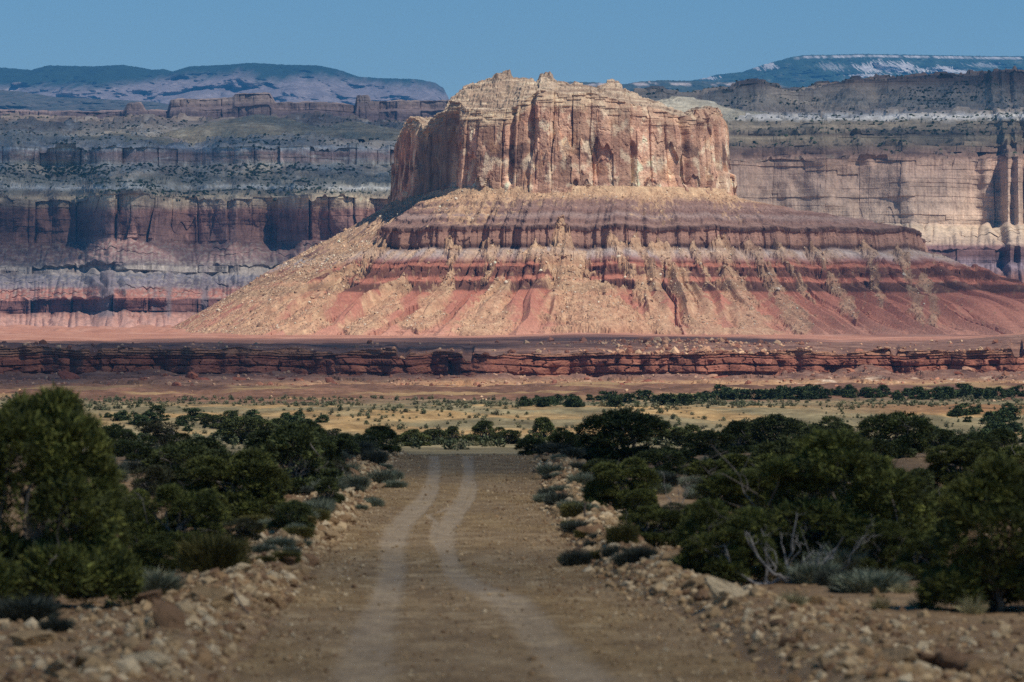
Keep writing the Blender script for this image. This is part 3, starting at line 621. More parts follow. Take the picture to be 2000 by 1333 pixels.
def dome(name, px, y, D, rx, ry_, h, seed, cols, ny=130):
    """slickrock swell standing on the bench of a mesa"""
    a = np.linspace(-1.3, 1.3, 240); b = np.linspace(-1.3, 1.3, ny); A, Bq = np.meshgrid(a, b)
    cx, cz = pxx(px, D), pxz(y, D); rr = np.sqrt(A**2+Bq**2)*(1+.22*fbm(A*2, Bq*2, seed+4, 3))
    X = cx + A*rx; Y = D + Bq*ry_; hh = np.maximum(1-rr**1.15, -1.2)*np.where(rr > 1, 2.2, 1)
    Z = cz + hh*h + 3.2*fbm(X/26, Y/40, seed, 4); tq = Z/4 + .8*fbm(X/60, Y/100, seed+1, 3) + A*.8; tf = np.floor(tq); Z = Z + (tf+sm(.4, .9, tq-tf)-tq)*2.6
    c = ramp(.5+.5*fbm(X/20, Z/4, seed+2, 4), cols)
    loft(name, np.stack([X, Y, Z], -1), c*bandnoise(X, Z, seed), M_mesa)
cl = [(0, (150, 130, 106)), (.5, (188, 168, 134)), (1, (214, 200, 168))]
dome('hill', 508, 272, 6500, 135, 200, 33, 460, cl); dome('hill', 235, 282, 6300, 80, 150, 15, 463, cl); dome('hill', 690, 276, 6500, 110, 200, 26, 466, cl); dome('hill', 60, 300, 6200, 90, 150, 16, 469, cl)
dome('hill', 622, 332, 6060, 30, 60, 17, 472, [(0, (180, 168, 148)), (.5, (208, 198, 178)), (1, (222, 214, 196))]); dome('hill', 790, 330, 6060, 60, 60, 18, 475, cl)

# right-hand mesa
def col_right(PX, row, XX, Z, K, s):
    rw = row + 4*fbm(PX/120, row/40, s+30, 3)
    g_ = 1
    c = .80*ramp(rw, [(140, (120, 96, 80)), (160, (140, 112, 92)), (172, (176, 152, 126)), (198, (196, 174, 144)), (218, (180, 158, 134)), (226, (226, 218, 204)), (232, (226, 216, 200)), (236, (140, 124, 98)), (250, (160, 140, 110)), (262, (112, 94, 78)), (270, (158, 138, 106)), (284, (130, 108, 86)),
                   (292, (128, 100, 82)), (305, (150, 112, 90)), (318, (196, 154, 122)), (350, (194, 156, 126)), (400, (200, 164, 132)), (436, (206, 170, 136)), (444, (214, 182, 142)), (475, (196, 162, 130)), (482, (140, 98, 90)), (500, (104, 70, 66)), (520, (146, 122, 126)), (540, (142, 94, 78)), (640, (160, 106, 86))])
    st = sm(.15, .5, fbm(PX/5, row/70, s+33, 4) + .25*N(PX/60, row/30, s+37))*(K == 0); c = mixc(c, c*np.array([.58, .54, .56]), st*.65)
    st = sm(.2, .5, fbm(PX/8, row/80, s+36, 4))*(K == 0); c = mixc(c, c*1.22, st*.6)
    alcove_shade = sm(.2, .5, fbm(PX/45, row/14, s+38, 3))*sm(325, 300, row)*sm(285, 300, row); c = mixc(c, np.broadcast_to(lin((84, 64, 58)), c.shape), alcove_shade*.8)  # dark patches paint the shade of alcoves under the wall's brow
    gr = sm(.1, .5, fbm(PX/50, row/8, s+39, 4))*(K == 2); c = mixc(c, np.broadcast_to(lin((112, 104, 84)), c.shape), gr*.6)
    return c*bandnoise(XX, Z, s)
promoR = lambda PX, Z: 36*sm(1945, 1962, PX)*(1+.0*Z) - 9*np.exp(-((PX-1900)/34.)**2)*(Z < 245) + 22*sm(1960, 1975, PX)*N(PX/14, 0*PX, 7)
TOPR = [(1150, 190), (1240, 186), (1300, 180), (1345, 187), (1440, 180), (1462, 168), (1490, 163), (1530, 174), (1560, 183), (1600, 178), (1640, 166), (1720, 161), (1800, 156), (1900, 152), (2000, 147), (2200, 140)]
mesaRP, mesaRK = strat('mesa_right', 1130, 2220, 1150, [(665, 4250, 8, 's'), (560, 4560, 12, 's'), (515, 4650, 22, 'c'), (488, 4660, 70, 's'), (440, 4800, 190, 'c'), (312, 4835, 12, 'b'), (304, 4880, 26, 'c'), (288, 4890, 16, 'b'), (278, 5000, 18, 'c'), (266, 5010, 16, 'b'), (254, 5150, 14, 'c'), (246, 5160, 18, 'b'), (229, 5500, 16, 'b'),
        (218, 5900, 30, 'b'), (176, 6050, 26, 'c'), (160, 6070, 16, 'b'), (156, 6800, 1, 'b')], 500, M_mesa, col_right, 55, 2.6, TOPR, wob=.2, ref=5000., promo=promoR, beda=2.0, h_=70., cr=.5)
dome('hill', 1330, 229, 5640, 95, 110, 24, 480, [(0, (140, 130, 110)), (.5, (170, 160, 138)), (1, (196, 188, 166))])

# ================================================================ FAR MOUNTAINS
def ridge(name, x0, x1, nx, D, depth, ybot, top, colf, seed, rowsn=150, bulge=.5, rough=1.):
    px = np.linspace(x0, x1, nx); xs = pxx(px, D); zt = pxz(tab(px, top), D); zb = pxz(ybot, D)
    q = np.linspace(0, 1, rowsn)[:, None]
    XX = np.repeat(xs[None], rowsn, 0); PX = np.repeat(px[None], rowsn, 0)
    sp = np.abs(fbm(XX/(D*.018), q*1.2, seed, 4))
    rt_ = ybot + (tab(px, top)-ybot)[None]*q**.8; Y = D - depth*(1-q) - depth*.9*sp*(4*q*(1-q))*bulge - depth*.12*fbm(XX/(D*.006), q*5, seed+1, 4)*rough*(1-q**8)
    Z = pxz(rt_, Y) + (q > .97)*D*.00012*fbm(XX/(D*.0009), 0*XX, seed+2, 3)
    # back slope so that the ridge is closed
    Zb = np.stack([Z[-1]*.98+zb*.02, Z[-1]*.5+zb*.5, Z[-1]*0+zb]); Yb = np.stack([Y[-1]+depth*.3, Y[-1]+depth*.6, Y[-1]+depth])
    row = HY-(Z-EYE)*F/Y
    c = colf(PX, row, q, sp, seed); c = np.concatenate([c, np.repeat(c[-1:], 3, 0)], 0)
    P = np.stack([np.concatenate([XX, XX[:3]]), np.concatenate([Y, Yb]), np.concatenate([Z, Zb])], -1)
    loft(name, P, c, M_far)
M_far = rock_mat('forested_mountain', .012, .05, 1., .5, .6, 20.)
def col_mtl(PX, row, q, sp, s):
    dark = np.broadcast_to(lin((40, 58, 46)), PX.shape+(3,)); pale = ramp(.5+.5*fbm(PX/20, row/12, s+5, 4), [(0, (112, 102, 104)), (1, (148, 134, 130))])
    edge_ = tab(PX[0], [(-200, 176), (0, 172), (250, 172), (300, 160), (360, 150), (430, 152), (480, 140), (540, 160), (600, 150), (660, 152), (760, 166), (840, 166), (900, 190)])[None]
    m = sm(-12, 14, row-edge_ + 9*fbm(PX/16, row/22, s+6, 4)); m = np.maximum(m, sm(196, 206, row)*.6*(PX < 300))
    c = mixc(dark, pale, m)
    slide = np.exp(-(((PX-80)-(170-row)*.55)/9)**2)*sm(160, 166, row)*sm(190, 182, row); return mixc(c, np.broadcast_to(lin((225, 205, 195)), c.shape), np.clip(slide, 0, 1))
ridge('mountain_left', -420, 900, 900, 24000, 2600, 240, [(-420, 150), (-200, 140), (0, 132), (60, 137), (95, 128), (180, 130), (240, 127), (285, 134), (300, 137), (320, 135), (337, 140), (370, 130), (440, 127), (490, 123), (560, 127), (620, 128), (660, 136), (700, 150), (740, 153), (815, 155), (850, 162), (866, 172), (880, 200), (900, 230)], col_mtl, 600)
col_dark = lambda PX, row, q, sp, s: ramp(.5+.5*fbm(PX/14, row/6, s+5, 4), [(0, (50, 62, 56)), (1, (104, 96, 88))])
ridge('mountain_foothill', -420, 420, 500, 17000, 1500, 240, [(-420, 170), (-100, 172), (0, 176), (40, 179), (110, 190), (200, 194), (300, 199), (345, 208), (420, 225)], col_dark, 610, 80)
def col_plat(PX, row, q, sp, s):
    c = ramp(.5+.5*fbm(PX/20, row/9, s+5, 4), [(0, (36, 58, 46)), (.6, (56, 76, 58)), (1, (110, 112, 98))])
    wl = np.full(PX.shape, 0.)
    rim = tab(PX[0], TOPP)[None]; wl = np.maximum(wl, sm(1.2, 2.2, row-rim)*sm(7.5, 5, row-rim + 1.5*fbm(PX/6, 0*PX, s+8, 3))*sm(1540, 1570, PX)*sm(-.5, .3, fbm(PX/14, row*0, s+9, 4)))
    for cx, cy, hw, hh in ((1500, 130, 11, 6), (1606, 131, 18, 7), (1668, 134, 22, 8), (1700, 131, 22, 10), (1735, 131, 22, 9), (1660, 148, 30, 3), (1765, 138, 10, 5), (1815, 137, 24, 7), (1845, 141, 16, 5), (1475, 132, 5, 4), (1380, 152, 16, 3), (1900, 128, 25, 4)):
        e = 1-np.sqrt(((PX-cx)/hw/1.2)**2 + ((row-cy)/hh/1.2)**2) + 1.1*fbm(PX/4, row/12, s+10, 4)+.3*N(PX/1.5, row/9, s+12); wl = np.maximum(wl, sm(0, .3, e)*(.95 if cx not in (1606, 1900) else .45))
    return mixc(c, np.broadcast_to(lin((214, 204, 198)), c.shape), np.clip(wl, 0, 1)*.8)
TOPP = [(1090, 220), (1200, 190), (1300, 172), (1340, 160), (1380, 152), (1400, 146), (1450, 141), (1475, 132), (1500, 124), (1520, 119), (1545, 112), (1570, 108), (1640, 107), (1680, 105.5), (1760, 107), (1850, 108.5), (1930, 110), (2000, 110), (2300, 110), (2420, 112)]
ridge('mountain_plateau', 1100, 2420, 1000, 25500, 3000, 230, TOPP, col_plat, 620, 220, .3)
def col_low(PX, row, q, sp, s):
    c = ramp(.5+.5*fbm(PX/12, row/8, s+5, 4), [(0, (44, 60, 48)), (1, (84, 88, 72))])
    m = sm(163, 166, row + 2*fbm(PX/20, 0*PX, s+6, 3))*sm(172, 167, row)*sm(1410, 1350, np.abs(PX-1440)*0+PX*0+1380)*.0 + np.exp(-((row-165)/3.)**2)*sm(-.1, .3, fbm(PX/40, row/20, s+7, 3))*.9
    m = np.maximum(m, sm(.1, .4, fbm(PX/8, row/10, s+8, 3))*np.exp(-((PX-1265)/22)**2)*.7)
    return mixc(c, np.broadcast_to(lin((206, 186, 172)), c.shape), np.clip(m, 0, 1))
ridge('mountain_low', 1000, 2300, 900, 19500, 1600, 230, [(1000, 165), (1090, 160), (1160, 161), (1220, 165), (1245, 160), (1290, 157), (1340, 158), (1400, 160), (1470, 161), (1560, 172), (1620, 172), (1700, 170), (2300, 160)], col_low, 630, 110)
# ================================================================ CLOUDS (real clouds high outside the frame; their shadows dapple the land)
print('clouds...')
import bmesh
def ico(sub):
    bm = bmesh.new(); bmesh.ops.create_icosphere(bm, subdivisions=sub, radius=1.0)
    V = np.array([v.co[:] for v in bm.verts]); Fc = np.array([[v.index for v in f.verts] for f in bm.faces]); bm.free(); return V, Fc
CH_ = 2450.
cm = bpy.data.materials.new('cloud_vapour'); cm.use_nodes = True; t = cm.node_tree; t.nodes.clear()
def cloud_mat(name, op):
    cm = bpy.data.materials.new(name); cm.use_nodes = True; t = cm.node_tree; t.nodes.clear()
    tr = node(t, 'ShaderNodeBsdfTransparent'); df = node(t, 'ShaderNodeBsdfDiffuse', {'Color': (.85, .86, .88, 1)})
    lw = node(t, 'ShaderNodeLayerWeight', {'Blend': .5}); mr = node(t, 'ShaderNodeMapRange', {0: lw.outputs['Facing'], 1: .25, 2: 1.0, 3: op, 4: 0.0})
    tc = node(t, 'ShaderNodeTexCoord'); nn = node(t, 'ShaderNodeTexNoise', {'Vector': tc.outputs['Object'], 'Scale': .006, 'Detail': 4.})
    m2 = node(t, 'ShaderNodeMapRange', {0: nn.outputs[0], 1: .35, 2: .6, 3: .55, 4: 1.05}); mu = node(t, 'ShaderNodeMath', {0: mr.outputs[0], 1: m2.outputs[0]}, operation='MULTIPLY', use_clamp=True)
    mx = node(t, 'ShaderNodeMixShader', {0: mu.outputs[0], 1: tr.outputs[0], 2: df.outputs[0]}); o = node(t, 'ShaderNodeOutputMaterial'); t.links.new(mx.outputs[0], o.inputs[0])
    return cm
MC_thick, MC_thin, MC_mid = cloud_mat('thick_cloud', .33), cloud_mat('thin_cloud', .12), cloud_mat('broken_cloud', .11)
IV, IF = ico(4)
def cloud(blobs, mat, seed, H=CH_):
    Vs, Fs, n = [], [], 0
    for k, (x, y, rx, ry) in enumerate(blobs):
        cx = x + SUN[0]/SUN[2]*H; cy = y + SUN[1]/SUN[2]*H
        V = IV.copy(); nz_ = 1 + .22*fbm(V[:, 0]*2.1+k*7, V[:, 1]*2.1+V[:, 2]*1.3, seed+k, 4) + .10*N(V[:, 0]*9+k, V[:, 1]*9+V[:, 2]*6, seed+k+50)
        h = min(rx, ry)*.30
        V = V*nz_[:, None]*np.array([rx, ry, h]) + np.array([cx, cy, H+(k % 3)*35.])
        Vs.append(V); Fs.append(IF+n); n += len(V)
    me = mesh_np('cloud', np.concatenate(Vs), np.concatenate(Fs), mat, None, True); o = link('cloud', me); o['kind'] = 'structure'; return o
cloud([(0, 60, 330, 330), (-260, 150, 300, 330), (260, 150, 300, 330), (0, -150, 500, 260), (-120, 330, 200, 160), (110, 300, 200, 150), (0, 200, 260, 170)], MC_mid, 700)
cloud([(-330, 2130, 330, 330), (-330, 1720, 260, 300), (-170, 2180, 150, 250), (-60, 2700, 200, 420), (60, 2900, 130, 300), (-130, 2330, 150, 260)], MC_thick, 720)
cloud([(-500, 6500, 560, 1050), (-900, 7300, 700, 1500), (-150, 7100, 420, 1300), (-700, 5900, 420, 520), (-1300, 6300, 600, 1000), (200, 7800, 420, 1100), (-500, 8800, 800, 900)], MC_thick, 740)
cloud([(430, 3540, 240, 330), (350, 3600, 200, 300)], MC_thin, 760)
cloud([(360, 5500, 330, 420), (300, 6000, 300, 420), (220, 4950, 170, 260), (420, 5150, 200, 160)], cloud_mat('grey_cloud', .27), 770)
cloud([(300, 6150, 330, 350), (420, 6500, 300, 500)], MC_thick, 780)
# ================================================================ ROCKS
print('rocks...')
def rock_shape(sub, seed, flat=.7, cuts=11):
    r = np.random.RandomState(seed); V, Fc = ico(sub)
    V = V*1.25
    for _ in range(cuts):
        n = r.normal(size=3); n /= np.linalg.norm(n); d = r.uniform(.55, .95); e = V@n - d; V = V - np.outer(np.maximum(e, 0), n)
    V = V + .035*r.normal(size=V.shape); V = V*np.array([1., r.uniform(.6, .9), flat*r.uniform(.75, 1.1)])
    return V/np.abs(V).max(), Fc
def scatter(name, protos, pos, size, mat, cols, label=None, seed=1, tilt=.5, sink=.25, sq=None, kind='stuff'):
    r = np.random.RandomState(seed); n = len(pos); Vs, Fs, Cs, off = [], [], [], 0
    which = r.randint(0, len(protos), n)
    for p, (PV, PF) in enumerate(protos):
        idx = np.where(which == p)[0]
        if not len(idx): continue
        a = r.uniform(0, 6.283, len(idx)); tx = r.normal(0, tilt, len(idx)); ca, sa, ct, st = np.cos(a), np.sin(a), np.cos(tx), np.sin(tx)
        v = np.repeat(PV[None], len(idx), 0)*size[idx, None, None]
        if sq is not None: v = v*sq
        y = v[..., 1]*ct[:, None]-v[..., 2]*st[:, None]; z = v[..., 1]*st[:, None]+v[..., 2]*ct[:, None]; x = v[..., 0]
        v = np.stack([x*ca[:, None]-y*sa[:, None], x*sa[:, None]+y*ca[:, None], z], -1) + pos[idx][:, None]
        v[..., 2] += size[idx, None]*(.5-sink)*.6
        Vs.append(v.reshape(-1, 3)); Fs.append((PF[None]+(np.arange(len(idx))*len(PV))[:, None, None]+off).reshape(-1, PF.shape[1])); off += len(idx)*len(PV)
        Cs.append(np.repeat(cols[idx][:, None], len(PV), 1).reshape(-1, 3))
    o = link(name, mesh_np(name, np.concatenate(Vs), np.concatenate(Fs), mat, np.concatenate(Cs))); o['kind'] = kind
    if label: o['label'] = label
    return o
def pick(cols, n, r, amt=.14):
    c = np.array([lin(q) for q in cols])[r.randint(0, len(cols), n)]; return np.clip(c*(1+r.normal(0, amt, (n, 1))), .01, .8)
M_stone = rock_mat('stone', 3., 14., 1., .3, .8, .05)
M_boulder = rock_mat('boulder_rock', .6, 2.5, 1., .3, .7, .3)
RP = [rock_shape(2, s) for s in range(6)]; RPb = [rock_shape(1, 20+s, .75, 8) for s in range(6)]
rs = np.random.RandomState(11)
tan = [(172, 142, 102), (154, 122, 86), (186, 158, 118), (132, 102, 74), (160, 132, 96), (198, 174, 136)]
def berm_pos(n, y0, y1, sd, wide, r, nearer=1.):
    y = y0 + (y1-y0)*r.uniform(0, 1, n)**nearer; el, er = road_edges(y)
    off = np.abs(r.normal(0, 1, n))*wide*(1+1.7*sm(100, 66, y)) + r.uniform(-.15, .5, n)
    side = r.uniform(0, 1, n) < sd; x = np.where(side, el-off, er+off); return x, y, side, off
# small rubble: one mass
n = 25000; x, y, _, off = berm_pos(n, 46, 232, .5, .95, rs, 1.1); s = np.clip(rs.lognormal(-3.0, .52, n), .02, .2)
scatter('rubble', RPb, np.stack([x, y, gz(x, y)], -1), s, M_stone, pick(tan, n, rs), 'broken tan rubble heaped along both edges of the dirt road', 3)
n = 20000; y = 42 + 190*rs.uniform(0, 1, n)**1.3; el, er = road_edges(y); x = el + (er-el)*rs.uniform(0, 1, n); s = rs.uniform(.012, .032, n)*(1+1.2*(rs.uniform(0, 1, n) > .93))
keep = rs.uniform(0, 1, n) < .35+.65*sm(.4, .9, np.abs((x-el)/(er-el)-.45)*2); x, y, s = x[keep], y[keep], s[keep]; el, er = road_edges(y)
iy = np.clip(((y-26)/.22).astype(int), 0, TK.shape[0]-1); ix = np.clip((x-el+.25)/(er-el+.55)*149, 0, 149).astype(int); keep = (TK[iy, ix] < .25) | (rs.uniform(0, 1, len(x)) < .12); x, y, s = x[keep], y[keep], s[keep]
scatter('gravel', RPb, np.stack([x, y, gz(x, y, False)+.035], -1), s, M_stone, pick(tan, len(x), rs), 'loose gravel scattered over the dirt road', 4)
n = 15000; y = 50 + 250*rs.uniform(0, 1, n); x = rs.uniform(-1, 1, n)*(22+.15*y); el, er = road_edges(y); k = (x < el-1.5) | (x > er+1.5); x, y = x[k], y[k]; s = rs.uniform(.02, .07, len(x))
scatter('pebbles', RPb, np.stack([x, y, gz(x, y)], -1), s, M_stone, pick(tan, len(x), rs), 'small stones strewn over the open soil among the shrubs', 5)
# the larger stones of the two berms, each its own object
rock_me = []
for k in range(12):
    V, Fc = rock_shape(3, 40+k, .62, 14); c = np.array([lin(tan[k % 6])])*np.ones((len(V), 1)); me = mesh_np('rock', V, Fc, M_stone, c); rock_me.append(me)
tone = ['tan', 'brown', 'cream', 'dark brown', 'buff', 'pale cream']
RL = []
n = 236; x, y, side, off = berm_pos(n, 50, 222, .47, .75, rs, 1.5)
sz = np.clip(rs.lognormal(-1.62, .42, n), .11, .46)*(1+.25*sm(110, 60, y)); RL = [(x[i], y[i], sz[i], rs.randint(12), side[i]) for i in range(n)]
# stones one can name in the photo: (px, py, half size m, shape, side)
def gh(px, py):
    D = np.linspace(35, 2000, 12000); zz = gz(pxx(px, D), D); yy = HY + (EYE-zz)*F/D
    k = np.where(yy <= py)[0]; k = k[0] if len(k) else -1
    return pxx(px, D[k]), D[k], zz[k]
named = {}
for px, py, h, k, lab in ((168, 1190, .30, 2, 'upright cream block at the edge of the left stone bank, below the big juniper'), (432, 1192, .34, 0, 'broad rounded slab with a dark underside on the left bank near the fallen stick'),
        (608, 1135, .20, 4, 'cubical pale block at the inner edge of the left stone bank'), (1372, 1145, .22, 1, 'square upright block at the tip of the right stone bank, left of the juniper'),
        (1600, 1180, .30, 4, 'big tilted buff slab in the middle of the right stone bank'), (1710, 1165, .18, 0, 'pointed tan stone standing behind the right stone bank'), (1520, 1225, .30, 3, 'brown slab with shaded underside low on the right stone bank'),
        (1612, 1228, .16, 5, 'small pale upright stone beside the brown slab on the right bank'), (1870, 1310, .42, 3, 'large dark brown boulder near the bottom right corner'), (60, 1260, .40, 0, 'big weathered tan boulder at the left frame edge'),
        (110, 1320, .30, 5, 'pale boulder at the bottom left corner'), (455, 1130, .22, 4, 'tan block on the left bank under the olive shrub'), (1820, 1240, .26, 1, 'blocky brown stone at the right end of the right stone bank')):
    X_, Y_, Z_ = gh(px, py); named[len(RL)] = lab; RL.append((X_, Y_, h, k, px < 1000))
for i, (x_, y_, s_, k, sd) in enumerate(RL):
    o = link('rock', rock_me[k]); z_ = float(gz(x_, y_)); o.location = (x_, y_, z_ + s_*.12); o.scale = (s_, s_*rs.uniform(.75, 1), s_*rs.uniform(.7, 1.05)); o.rotation_euler = (rs.normal(0, .3), rs.normal(0, .3), rs.uniform(0, 6.28))
    size = 'large' if s_ > .29 else ('small' if s_ < .16 else 'mid-sized')
    zone = 'far end' if y_ > 150 else ('middle stretch' if y_ > 95 else 'near end')
    lab = named.get(i) or '%s %s stone at the %s of the rubble bank %s of the road' % (size, tone[k % 6], zone, 'left' if sd else 'right')
    tag(o, lab, 'rock', 'stones banked along the dirt road')

# boulders fallen below the ledge and perched on it
bl = [(1385, 740, 4.6, 'long pale slab leaning below the ledge, right of the butte centre'), (1262, 758, 3.6, 'red slab boulder at the foot of the ledge, leftmost of three'), (1280, 772, 3.2, 'tilted red boulder at the foot of the ledge, lowest of three'), (1262, 748, 3.0, 'squarish red boulder just above its two neighbours'),
      (1433, 765, 4.0, 'dark red pyramid boulder on the slope under the ledge'), (1457, 768, 2.6, 'smaller red boulder right of the dark pyramid boulder'), (1330, 772, 2.8, 'flat pale red boulder low on the plain slope'), (1218, 768, 2.4, 'low brown boulder left of the red slabs'),
      (342, 766, 3.4, 'rounded dark boulder on the shaded slope at left'), (355, 786, 3.2, 'black-looking boulder beside a pale flat slab at left'), (338, 791, 3.6, 'pale flat slab on the shaded slope at left'), (395, 745, 4.2, 'split boulder leaning against the shaded outcrop'), (372, 738, 4.5, 'big square block under the shaded ledge'),
      (1585, 742, 2.2, 'small red boulder right of the pale slab'), (1660, 726, 3.0, 'red block under the ledge at the dark alcove'), (1885, 724, 3.6, 'pale-topped wedge boulder at the right ledge'), (1870, 730, 2.6, 'low red boulder beside the wedge boulder'), (1545, 728, 2.6, 'brown boulder under the middle of the right ledge'),
      (920, 787, 2.4, 'flat reddish slab lying on the sunlit plain'), (760, 707, 3.2, 'pointed fin of rock leaning on the ledge left of centre'), (470, 745, 6.0, 'long low outcrop under the shaded ledge, left piece'), (540, 745, 6.0, 'long low outcrop under the shaded ledge, right piece'), (588, 747, 3.4, 'rounded stump of rock at the end of the shaded outcrop'), (135, 742, 7.0, 'wide dark outcrop under the ledge at far left')]
# surface lookup on the ledge mesh
LF = ledgeP.reshape(-1, 3); LFrow = HY-(LF[:, 2]-EYE)*F/LF[:, 1]; LFpx = 1000+LF[:, 0]/LF[:, 1]*F; LK = ledgeK.reshape(-1)
bo_me = []
for k in range(6):
    V, Fc = rock_shape(3, 80+k, .7, 11); cc_ = [(150, 92, 70), (128, 78, 62), (168, 112, 84), (140, 84, 66), (186, 140, 110), (120, 72, 58)][k]; bo_me.append(mesh_np('boulder', V, Fc, M_boulder, np.ones((len(V), 1))*lin(cc_)))
for i, (px, py, h, lab) in enumerate(bl):
    k = np.argmin((LFpx-px)**2 + (LFrow-py)**2 + 1e4*(LK != 0)); p = LF[k]
    o = link('boulder', bo_me[4 if 'pale' in lab else (i % 4)]); h = h*.8; o.location = (p[0], p[1]-h*.3, p[2]+h*.10)
    fl = .45 if ('flat' in lab or 'low' in lab or 'slab' in lab) else .8; o.scale = (h, h*.8, h*fl*(.7 if h > 4.5 else 1)); o.rotation_euler = (rs.normal(0, .2), rs.normal(0, .25), rs.uniform(-.6, .6))
    tag(o, lab, 'boulder', 'boulders fallen below the rock ledge')
# debris on the ledge apron
k = rs.choice(np.where((LK == 0) & (LF[:, 2] > 5.5))[0], 2600); scatter('ledge_debris', RPb, LF[k]+rs.normal(0, .4, (2600, 3))*[1, 1, 0], rs.lognormal(-.75, .55, 2600), M_boulder, pick([(150, 98, 76), (170, 118, 90), (130, 84, 66), (190, 150, 118)], 2600, rs), 'blocks and chips of red rock strewn below the ledge', 7)
q = np.where((LK == 2) & (LF[:, 1] < 2600) & (np.abs(LFpx-1000) < 1100))[0]; wgt_ = np.exp(-((LFpx[q]-1330)/150.)**2)*(np.exp(-((LFrow[q]-663)/7.)**2)+.15)+.012; wgt_ /= wgt_.sum()
k = rs.choice(q, 1500, p=wgt_); scatter('shelf_debris', RPb, LF[k], rs.lognormal(-.35, .5, 1500), M_boulder, pick([(160, 108, 84), (190, 142, 108), (140, 92, 70), (204, 164, 126)], 1500, rs), 'tumbled blocks lying on the shelf above the ledge', 8)
n = 4500; y = rs.uniform(1000, 1900, n); x = rs.uniform(-1, 1, n)*.125*y; scatter('plain_stones', RPb, np.stack([x, y, gz(x, y)], -1), rs.lognormal(-1.15, .55, n), M_boulder, pick([(132, 98, 76), (176, 136, 100), (124, 90, 70), (196, 160, 124)], n, rs), 'reddish stones strewn over the slope rising to the ledge', 10)
# talus blocks of the butte
TP = talusP.reshape(-1, 3); TM = np.clip(talusM.reshape(-1), 0, 1); TRr = talusR.reshape(-1); wt = (TM**2+.012)*(TRr < .93)*(np.abs(TP[:, 0]) < 480); wt /= wt.sum()
nb = 15000; k = rs.choice(len(TP), nb, p=wt); px_ = 1000+TP[k, 0]/TP[k, 1]*F
gcol = pick([(206, 170, 132), (182, 146, 112), (216, 186, 150), (158, 124, 96), (196, 158, 122), (228, 206, 176)], nb, rs, .12); gy = sm(1200, 1500, px_)*(TRr[k] > -.3); gcol = gcol*(1-gy[:, None]*np.array([.22, .20, .14]))
scatter('talus_blocks', RPb, TP[k], np.clip(rs.lognormal(-.85, .55, nb), .22, 2.6), M_boulder, gcol, 'tan blocks of fallen sandstone covering the talus of the butte', 9)
# ================================================================ JUNIPERS, SHRUBS, GRASS
print('plants...')
def leaf_mat(name, base, var):
    m, t, b = new_mat(name, .75)
    at = node(t, 'ShaderNodeAttribute', attribute_name='Col'); oi = node(t, 'ShaderNodeObjectInfo'); tc = node(t, 'ShaderNodeTexCoord')
    nn = node(t, 'ShaderNodeTexNoise', {'Vector': tc.outputs['Object'], 'Scale': 4.5, 'Detail': 2.})
    a1 = node(t, 'ShaderNodeMapRange', {0: oi.outputs['Random'], 3: 1-var, 4: 1+var}); a2 = node(t, 'ShaderNodeMapRange', {0: nn.outputs[0], 1: .35, 2: .65, 3: .7, 4: 1.3})
    mu = node(t, 'ShaderNodeMath', {0: a1.outputs[0], 1: a2.outputs[0]}, operation='MULTIPLY')
    vm = node(t, 'ShaderNodeVectorMath', {0: at.outputs['Color'], 1: mu.outputs[0]}, operation='MULTIPLY'); t.links.new(vm.outputs[0], b.inputs['Base Color'])
    return m
M_jun = leaf_mat('juniper_foliage', 0, .18); M_sage = leaf_mat('shrub_foliage', 0, .2)
M_bark = rock_mat('bark', 9., 30., .3, .35, .6, .02)
def tube(pts, rad, n=6):
    pts = np.array(pts, float); rad = np.array(rad, float); T = np.gradient(pts, axis=0); T /= np.linalg.norm(T, axis=1)[:, None]+1e-9
    up = np.array([.3, .2, 1.]); A = np.cross(T, up); A /= np.linalg.norm(A, axis=1)[:, None]+1e-9; Bn = np.cross(T, A)
    a = np.arange(n)/n*2*np.pi; V = pts[:, None]+rad[:, None, None]*(np.cos(a)[None, :, None]*A[:, None]+np.sin(a)[None, :, None]*Bn[:, None]); m_ = len(pts)
    i = np.arange(m_*n).reshape(m_, n); Fq = np.stack([i[:-1], np.roll(i[:-1], -1, 1), np.roll(i[1:], -1, 1), i[1:]], -1).reshape(-1, 4)
    return V.reshape(-1, 3), Fq
def gnarl(p0, p1, r, n=9, amp=.08, bend=0.):
    t_ = np.linspace(0, 1, n)[:, None]; p = np.array(p0)*(1-t_)+np.array(p1)*t_; L = np.linalg.norm(np.array(p1)-np.array(p0))
    p = p + np.cumsum(r.normal(0, amp*L/np.sqrt(n), (n, 3)), 0)*np.sin(np.pi*t_)*1.3; p[:, 2] += bend*L*np.sin(np.pi*t_[:, 0]); return p
def join(parts):
    Vs, Fs, o = [], [], 0
    for V, Fq in parts: Vs.append(V); Fs.append(Fq+o); o += len(V)
    return np.concatenate(Vs), np.concatenate(Fs)
